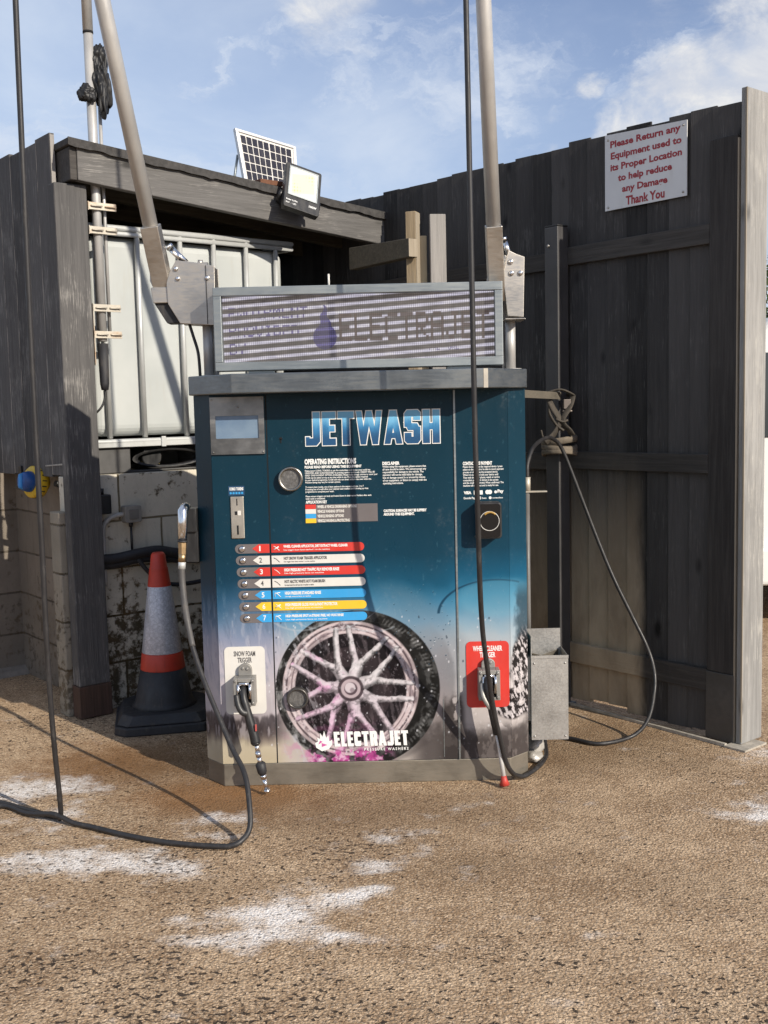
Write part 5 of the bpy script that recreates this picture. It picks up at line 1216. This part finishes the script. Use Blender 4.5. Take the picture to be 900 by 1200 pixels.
# ------------------------------------------------------------------ hoses
def hose(label, pts, r, mt=None, n=8):
    p0 = pts[-1]
    t = thing('hose', label, 'hose', tuple(p0))
    P = smooth_path(pts, n); ph = random.uniform(0, 6)
    for i in range(2, len(P) - 2):
        q = P[i]; a = .0005 if q.z > .03 else .0035
        P[i] = Vector((q.x + a * math.sin(i * .30 + ph), q.y + a * math.sin(i * .23 + 2 * ph), q.z))
    b = MB(); b.tube(P, r, 12); b.build('rubber_tube', mt or M_hose, t, True); return t
t1 = Vector((tip.x, tip.y - .04, tip.z - .05)); t2 = Vector((tip2.x, tip2.y - .04, tip2.z - .05))
h1 = hose('long black hose hanging at the left and trailing over the ground to the kiosk side', [t1, (-1.098, 3.46, 3.4), (-1.122, 3.50, 2.756), (-1.136, 3.525, 2.1), (-1.149, 3.55, 1.474), (-1.155, 3.57, 1.0), (-1.165, 3.60, .62), (-1.172, 3.64, .30), (-1.178, 3.69, .09), (-1.186, 3.712, .018), (-1.215, 3.735, .012), (-1.33, 3.80, .012), (-1.50, 3.905, .012), (-1.75, 3.99, .012), (-1.98, 3.94, .012), (-2.02, 3.80, .012),
          (-1.86, 3.74, .012), (-1.64, 3.80, .012), (-1.455, 3.852, .012), (-1.322, 3.770, .014), (-1.21, 3.706, .032), (-1.13, 3.665, .014), (-1.047, 3.625, .012), (-.905, 3.545, .012), (-.746, 3.475, .012), (-.60, 3.435, .012), (-.52, 3.435, .018), (-.478, 3.475, .05), (-.483, 3.53, .126), (-.506, 3.60, .207), (-.562, 3.68, .283), (-.665, 3.80, .475), (-.718, 3.87, .60), (-.745, 3.92, .705), (-.763, 3.97, .80), (-.766, 3.98, .872)], .0094)
b = MB(); b.tube(smooth_path([(-.716, 3.867, .595), (-.745, 3.92, .705), (-.763, 3.97, .80), (-.766, 3.98, .874)], 6), [.0108] * 5 + [.0125] * 14, 12); b.build('hose_end_sleeve', M_hosegrey, h1, True)
hose('black hose hanging in front of the card reader and looping under the steel holder', [t2, (.297, 3.55, 3.2), (.300, 3.56, 2.747), (.310, 3.58, 1.44), (.317, 3.60, 1.15), (.326, 3.66, .851), (.338, 3.73, .70), (.351, 3.78, .582), (.372, 3.84, .44), (.389, 3.88, .333), (.414, 3.92, .22), (.440, 3.95, .110), (.470, 3.98, .048), (.505, 4.03, .016), (.545, 4.07, .012), (.600, 4.16, .014), (.645, 4.28, .022), (.655, 4.38, .045), (.652, 4.43, .12), (.648, 4.46, .3), (.62, 4.47, .4)], .0092)
hose('black hose bending from the side pipe over the steel post straps down to the ground', [(.586, 4.34, 1.16), (.590, 4.35, 1.215), (.625, 4.42, 1.278), (.70, 4.60, 1.308), (.752, 4.70, 1.30), (.800, 4.75, 1.25), (.878, 4.75, 1.047), (.950, 4.73, .85), (1.019, 4.70, .667), (1.09, 4.67, .51), (1.145, 4.64, .387), (1.170, 4.61, .29), (1.165, 4.57, .20), (1.125, 4.52, .085), (1.045, 4.485, .02), (.90, 4.42, .012), (.79, 4.50, .012), (.70, 4.56, .012), (.62, 4.58, .03)], .0086)

# ------------------------------------------------------------------ trigger guns
def T3(b, pts, r, mat=0, n=12): b.tube(smooth_path(pts, 5), r, n, mat); return b
gun = thing('spray_gun', 'black snow foam trigger gun hanging from the white plate holster', 'spray gun', (-.51, 3.95, .25))
def rs(pts, r0, r1, k=5):
    n = (len(pts) - 1) * k + 1; return list(np.linspace(r0, r1, n))
P = [(-.553, 4.01, .418), (-.551, 3.975, .400), (-.547, 3.955, .370), (-.536, 3.948, .330), (-.524, 3.942, .285), (-.512, 3.938, .240), (-.505, 3.936, .205)]
b = MB(); b.tube(smooth_path(P, 5), rs(P, .011, .0195), 16); b.tube([(-.505, 3.936, .205), (-.503, 3.935, .196)], [.0195, .014], 16); b.build('body', M_black, gun, True)
P = [(-.574, 3.955, .385), (-.566, 3.940, .350), (-.552, 3.935, .325), (-.535, 3.940, .318)]
b = MB(); b.tube(smooth_path(P, 5), rs(P, .012, .014), 12, flat=(1, .8)); b.build('trigger', M_black, gun, True)
b = MB(); b.tube([(-.553, 4.01, .432), (-.552, 3.985, .415)], .010, 12); b.lathe([(.012, 0), (.012, .012)], 6, frame_to((-.552, 3.99, .418), (-.1, -.7, -.4))); b.build('inlet_nut', M_brass, gun, True)
b = MB(); b.tube([(-.503, 3.936, .197), (-.499, 3.936, .170)], .0085, 12); b.tube([(-.499, 3.936, .170), (-.495, 3.935, .150)], .0115, 6); b.tube([(-.495, 3.935, .150), (-.490, 3.934, .122)], .009, 12); b.build('coupling', M_chrome, gun, True)
b = MB(); b.tube([(-.492, 3.934, .130), (-.490, 3.934, .122), (-.484, 3.933, .092), (-.481, 3.933, .080)], [.012, .020, .018, .012], 16); b.build('collar', M_rubber, gun, True)
b = MB(); b.tube([(-.481, 3.933, .081), (-.478, 3.932, .066)], .012, 8); b.tube([(-.478, 3.932, .066), (-.469, 3.930, .024)], .0085, 12); b.tube([(-.469, 3.930, .024), (-.467, 3.929, .013)], .0125, 12); b.build('nozzle', M_chrome, gun, True)
b = MB(); b.box((-.503, 3.916, .255), (-.497, 3.922, .280)); b.build('grip_mark', mat('faded_red_mark', (.4, .08, .07), .5), gun, True)

lan = thing('spray_gun', 'black gun with white lance and red tip hanging from the red plate', 'spray gun', (.40, 3.95, .3))
P = [(.382, 4.01, .425), (.380, 3.965, .415), (.378, 3.948, .390), (.384, 3.945, .35), (.393, 3.944, .30), (.402, 3.946, .25), (.409, 3.948, .214)]
b = MB(); b.tube(smooth_path(P, 5), rs(P, .018, .0145), 16); b.build('body', M_black, lan, True)
P = [(.356, 3.965, .405), (.358, 3.945, .365), (.372, 3.938, .335), (.388, 3.94, .31)]
b = MB(); b.tube(smooth_path(P, 5), rs(P, .009, .010), 10, flat=(1, .8)); b.build('trigger', M_castgrey, lan, True)
b = MB(); b.tube([(.409, 3.948, .216), (.416, 3.950, .17), (.4335, 3.955, .040)], [.0085, .0075, .009], 12); b.build('lance_tube', dirty('white_lance', (.62, .62, .62), .4, 0, .1, 30, (.35, .33, .3), .4), lan, True)
b = MB(); b.tube([(.4325, 3.955, .048), (.4345, 3.956, .030), (.4365, 3.957, .012)], [.010, .013, .020], 14); b.build('tip', dirty('red_tip', (.5, .05, .035), .5), lan, True)

lc = thing('spray_gun', 'chrome lance swivel with brass nuts beside the kiosk display side', 'spray gun', (-.757, 3.985, .97))
b = MB(); b.tube([(-.748, 4.03, 1.098), (-.750, 4.0, 1.098), (-.754, 3.985, 1.085), (-.756, 3.982, 1.04), (-.758, 3.98, .975)], [.016, .018, .0195, .0185, .016], 18); b.build('swivel_body', M_chrome, lc, True)
b = MB(); b.tube([(-.758, 3.98, .976), (-.7585, 3.98, .970)], .019, 16); b.build('seal', M_rubber, lc, True)
b = MB(); b.tube([(-.759, 3.98, .969), (-.760, 3.98, .948)], .0165, 6, smooth=False); b.tube([(-.760, 3.98, .948), (-.761, 3.98, .925)], .0155, 6, smooth=False); b.tube([(-.761, 3.98, .925), (-.763, 3.98, .895)], .0145, 16); b.build('brass_nut', M_brass, lc, True)
b = MB(); b.tube([(-.763, 3.98, .897), (-.766, 3.98, .868)], .0140, 14); b.build('ferrule', M_galvbar, lc, True)

bc = thing('black_cable', 'thin black cable looping from the left boom pivot box to the kiosk cap', 'cable', (-.72, 4.2, 1.6))
b = MB(); b.tube(smooth_path([(-.742, 4.21, 1.80), (-.725, 4.20, 1.745), (-.708, 4.195, 1.68), (-.704, 4.195, 1.593)], 6), .006, 8); b.build('cable', M_hose, bc, True)

# ------------------------------------------------------------------ traffic cone
cone = thing('traffic_cone', 'red and white traffic cone with a heavy black base in the shade beside the kiosk', 'traffic cone', (-1.062, 4.955, 0), R(12))
b = MB()
for (s0, s1, z0, z1) in ((.228, .226, .0, .040), (.215, .190, .042, .085)):
    def octo(s, c=.05): return [(s - c, -s), (s, -s + c), (s, s - c), (s - c, s), (-s + c, s), (-s, s - c), (-s, -s + c), (-s + c, -s)]
    o0, o1 = octo(s0), octo(s1); n = 8
    b.add([(x, y, z0) for x, y in o0] + [(x, y, z1) for x, y in o1], [tuple(range(8))[::-1], tuple(range(8, 16))] + [(i, (i + 1) % 8, 8 + (i + 1) % 8, 8 + i) for i in range(8)])
b.build('base', M_rubber, cone, bevel=.006)
b = MB(); b.lathe([(.155, .083), (.138, .10), (.132, .12), (.104, .258)], 40); b.build('black_skirt', M_rubber, cone)
M_cr = dirty('cone_red', (.48, .040, .018), .5, 0, .15, 10, (.12, .05, .04), .4)
b = MB(); b.lathe([(.1035, .257), (.104, .262), (.0955, .330), (.0915, .338)], 40); b.build('red_band', M_cr, cone)
def sleeve_fn(t, b):
    c = objco(t); n = t.noise(c, 60, 5, .7); v = t.n('ShaderNodeTexVoronoi', feature='DISTANCE_TO_EDGE'); t.put(v.inputs['Vector'], c); v.inputs['Scale'].default_value = 55
    k = t.mix(t.ramp(n, .35, .7), (.42, .42, .47), (.62, .62, .66)); k = t.mix(t.ramp(v.outputs['Distance'], .08, .02, 0, .5), k, (.28, .28, .30))
    k = t.mix(t.ramp(t.noise(t.scl(c, 1, 1, .3), 12, 6, .7), .52, .7, 0, .6), k, (.26, .25, .235)); t.put(b.inputs['Base Color'], k); bump(t, b, v.outputs['Distance'], .4, .004)
M_sleeve = mat('reflective_sleeve', (.6, .6, .63), .35, .15, .5, sleeve_fn)
b = MB(); b.lathe([(.0925, .337), (.0935, .340), (.0545, .648), (.052, .652)], 40); b.build('white_sleeve', M_sleeve, cone)
b = MB(); b.lathe([(.0545, .645), (.053, .655), (.043, .730), (.0425, .735), (.040, .738), (.033, .795), (.026, .806), (.018, .806), (.016, .78)], 40); b.build('red_tip', M_cr, cone)

# ------------------------------------------------------------------ electrics on the walls
T2 = Matrix.Translation((-2.17, 5.91, 0)) @ Matrix.Rotation(AI, 4, 'Z')
pg = thing('power_plug', 'yellow and blue industrial power coupler hanging under the worn charcoal boards at the left', 'plug', (-1.80, 5.40, 1.05))
dpl = Vector((-.62, -.74, .12)).normalized(); c0 = Vector((-1.725, 5.38, 1.12))
MP = frame_to(c0, dpl) @ Matrix.Scale(.88, 4)
b = MB(); b.lathe([(.045, -.03), (.05, 0), (.088, .005), (.092, .02), (.092, .06), (.084, .07), (.06, .072)], 32, MP); b.build('flange', dirty('yellow_plastic', (.62, .40, .02), .4, 0, .1, 14, (.15, .11, .04), .3), pg, True)
b = MB()
for k in range(18):
    a = k * 2 * math.pi / 18; M_ = MP @ Matrix.Rotation(a, 4, 'Z'); b.box((.091, -.003, .022), (.0935, .003, .05), 0, M_)
b.build('grip_mark', M_black, pg, True)
b = MB(); b.lathe([(.060, .060), (.060, .085), (.052, .115), (.042, .130), (.02, .132)], 28, MP); b.build('cap', dirty('blue_plastic', (.012, .07, .26), .35, 0, .15, 14), pg, True)
b = MB(); b.hexa([MP @ Vector(p) for p in ((-.02, -.05, .11), (.02, -.05, .11), (.02, .05, .11), (-.02, .05, .11), (-.012, -.04, .145), (.012, -.04, .145), (.012, .04, .145), (-.012, .04, .145))]); b.build('lid_tab', dirty('light_blue_plastic', (.03, .25, .62), .35), pg, True, .008)
b = MB(); b.tube(smooth_path([MP @ Vector((0, 0, -.09)), MP @ Vector((.0, 0, -.16)), (-1.70, 5.52, 1.22), (-1.70, 5.53, 1.45)], 6), .016, 12); b.build('lead', M_black, pg, True)

ob = thing('socket_box', 'grey outdoor socket box with a white conduit on the mossy white wall', 'socket', tuple(T @ Vector((.27, .07, .96))))
b = MB(); b.prism(rrect(.225, .922, .312, 1.005, .010), .030, .0815, 'y', 0, T); b.build('box', dirty('grey_plastic', (.25, .235, .21), .5, 0, .15, 14, (.12, .1, .08), .4), ob, True, .003)
b = MB(); b.prism(rrect(.243, .938, .296, .988, .006), .0265, .030, 'y', 0, T); b.build('lid', dirty('grey_lid', (.17, .16, .145), .45, 0, .15, 20), ob, True, .002)
b = MB(); b.tube(smooth_path([T @ Vector(p) for p in ((.226, .060, .965), (.19, .060, .960), (.150, .060, .945), (.125, .062, .915), (.120, .064, .85), (.120, .064, .62))], 6), .0115, 12); b.build('conduit', dirty('white_conduit', (.42, .40, .37), .5), ob, True)
b = MB(); b.tube([T @ Vector((.266, .06, .924)), T @ Vector((.266, .06, .90))], .011, 10); b.tube([T @ Vector((.266, .06, .90)), T @ Vector((.266, .06, .76))], .006, 10); b.build('outlet_lead', M_black, ob, True)
jb = thing('junction_box', 'small black box fixed between the lean-to post and the white wall', 'junction box', tuple(T @ Vector((.125, .05, 1.02))))
b = MB(); b.box((.094, .015, .975), (.150, .080, 1.070), 0, T); b.build('box', M_black, jb, True, .006); b = MB(); b.tube([T @ Vector((.110, .04, 1.07)), T @ Vector((.112, .04, 1.10))], .011, 12); b.build('gland', M_black, jb, True)
pb = thing('pipe_bundle', 'black lagged pipes running along the mossy white wall behind the cone', 'pipe', tuple(T @ Vector((.35, .05, .74))))
for dz, dy, r in ((0, .045, .026), (-.03, .055, .020)):
    b = MB(); b.tube(smooth_path([T @ Vector(p) for p in ((.05, dy, .755 + dz), (.17, dy, .752 + dz), (.28, dy - .01, .765 + dz), (.40, dy, .768 + dz * 1.2), (.52, dy, .742 + dz), (.75, dy, .72 + dz), (1.2, dy, .70 + dz))], 6), r, 12); b.build('pipe', M_rubber, pb, True)
b = MB(); b.tube(smooth_path([T @ Vector(p) for p in ((.28, .03, .74), (.34, .02, .66), (.43, .02, .60), (.56, .03, .585), (.75, .04, .60), (.95, .05, .64))], 6), .011, 10); b.build('loose_pipe', M_rubber, pb, True)

# crumpled rag behind the kiosk corner
rag = thing('plastic_wrap', 'crumpled grey white plastic on the ground behind the kiosk plinth', 'litter', (.60, 4.34, 0))
crumple('sheet', (.600, 4.34, .050), (.045, .07, .055), dirty('dirty_plastic', (.42, .40, .37), .4, 0, .3, 14, (.2, .17, .14), .5), rag, .35, 2.2, 3)
crumple('loose_end', (.585, 4.26, .022), (.035, .05, .022), dirty('dirty_plastic_end', (.38, .36, .33), .4, 0, .3, 14), rag, .35, 5.2, 3)

# ------------------------------------------------------------------ white van and greenery beyond the fence, at the right edge
van = thing('white_van', 'white van parked beyond the right end of the charcoal fence', 'van', (3.20, 6.66, 0), R(4))
M_vanw = dirty('van_paint', (.68, .68, .66), .3, 0, .04, 4, (.45, .42, .38), .15, 0)
prof = [(-1.05, .30), (1.05, .30), (1.05, 1.15), (.98, 1.30), (.90, 1.86), (.80, 1.96), (-.80, 1.96), (-.90, 1.86), (-.98, 1.30), (-1.05, 1.15)]
b = MB(); b.prism(prof, 0.0, 4.6, 'y'); b.build('body', M_vanw, van, bevel=.05, seg=4)
M_glass = mat('tinted_glass', (.03, .04, .045), .08, 0, .6)
b = MB(); b.hexa([(-.93, -.012, 1.22), (-.03, -.012, 1.22), (-.03, .004, 1.22), (-.93, .004, 1.22), (-.86, -.012, 1.74), (-.03, -.012, 1.74), (-.03, .004, 1.74), (-.86, .004, 1.74)])
b.hexa([(.03, -.012, 1.22), (.93, -.012, 1.22), (.93, .004, 1.22), (.03, .004, 1.22), (.03, -.012, 1.74), (.86, -.012, 1.74), (.86, .004, 1.74), (.03, .004, 1.74)]); b.build('window', M_glass, van, bevel=.02, seg=3)
b = MB(); b.box((-1.03, -.06, .30), (1.03, .02, .55)); b.build('bumper', M_vanw, van, bevel=.03, seg=3)
for sx in (-1, 1):
    b = MB(); b.box((sx * 1.0 - .035, -.02, .72), (sx * 1.0 + .035, .05, 1.15)); b.build('tail_light', M_red, van, bevel=.01)
    for y in (.75, 3.75):
        b = MB(); b.lathe([(.17, -.02), (.30, -.02), (.325, .03), (.325, .17), (.30, .22), (.17, .22)], 32, frame_to((sx * .83 - .1 * 0, y, .325), (sx, 0, 0))); w_ = b.build('wheel', M_rubber, van)
        b = MB(); b.lathe([(.0, .19), (.10, .20), (.168, .17), (.172, .21)], 24, frame_to((sx * .83, y, .325), (sx, 0, 0)), 0, True, False); b.build('rim', M_alu, w_)
b = MB(); b.box((-.012, -.004, .58), (.012, .004, 1.85)); b.build('door_seam', M_dark, van)
b = MB(); b.box((-.25, -.068, .36), (.25, -.061, .47)); b.build('number_plate', M_yellow, van)

def tree(label, x, y, h, rad, seed, col, grp='trees beyond the yard'):
    rr = random.Random(seed); t = thing('bushy_tree', label, 'tree', (x, y, 0), 0, grp)
    b = MB(); b.tube([(0, 0, 0), (.05, .03, h * .3), (0, .1, h * .6), (.1, 0, h * .85)], [.16, .12, .07, .03], 9)
    limbs = []
    for k in range(9):
        a = rr.uniform(0, 6.28); z = rr.uniform(.3, .7) * h; L = rad * rr.uniform(.5, .9); e = Vector((math.cos(a) * L, math.sin(a) * L, z + L * .6)); limbs.append(e)
        b.tube([(0, 0, z), (e.x * .5, e.y * .5, z + L * .2), e], [.05, .035, .012], 6)
    b.build('trunk', M_raw_dark, t)
    b = MB()
    cl = [(e, rad * rr.uniform(.35, .5)) for e in limbs] + [(Vector((rr.gauss(0, rad * .35), rr.gauss(0, rad * .35), h * rr.uniform(.55, .95))), rad * rr.uniform(.3, .45)) for _ in range(10)]
    for c, r in cl:
        for _ in range(170):
            d = Vector((rr.gauss(0, 1), rr.gauss(0, 1), rr.gauss(0, 1))).normalized() * r * rr.uniform(.55, 1.05) ** .6
            p = c + d; s = rr.uniform(.05, .10); u = Vector((rr.gauss(0, 1), rr.gauss(0, 1), rr.gauss(0, 1))).normalized(); v = u.cross(d).normalized()
            b.add([p - u * s, p + v * s * .55, p + u * s, p - v * s * .55], [(0, 1, 2, 3)])
    def lf_(t_, bb):
        isl = t_.n('ShaderNodeNewGeometry').outputs['Random Per Island']; t_.put(bb.inputs['Base Color'], t_.mix(isl, tuple(x * .5 for x in col), col))
    b.build('crown', mat('leaves', col, .6, 0, .3, lf_), t)
tree('dark green bushy tree beyond the white van', 9.6, 26.5, 4.6, 2.0, 3, (.05, .085, .025))
tree('lighter green tree right of the dark green one', 13.5, 28, 5.2, 2.3, 8, (.075, .11, .03))
tree('tall dark tree far left of the van', 6.0, 30, 5.0, 2.2, 15, (.04, .075, .025))
hd = thing('far_fence', 'low dark timber fence far beyond the yard', 'fence', (10, 32, 0))
b = MB(); x = -16
while x < 16: b.box((x, 0, 0), (x + .24, .03, 1.8)); x += .25
b.build('board_panel', M_fence, hd); b = MB(); b.box((-16, .031, .4), (16, .08, .5)); b.box((-16, .031, 1.4), (16, .08, 1.5)); b.build('rail', M_fence_rail, hd)
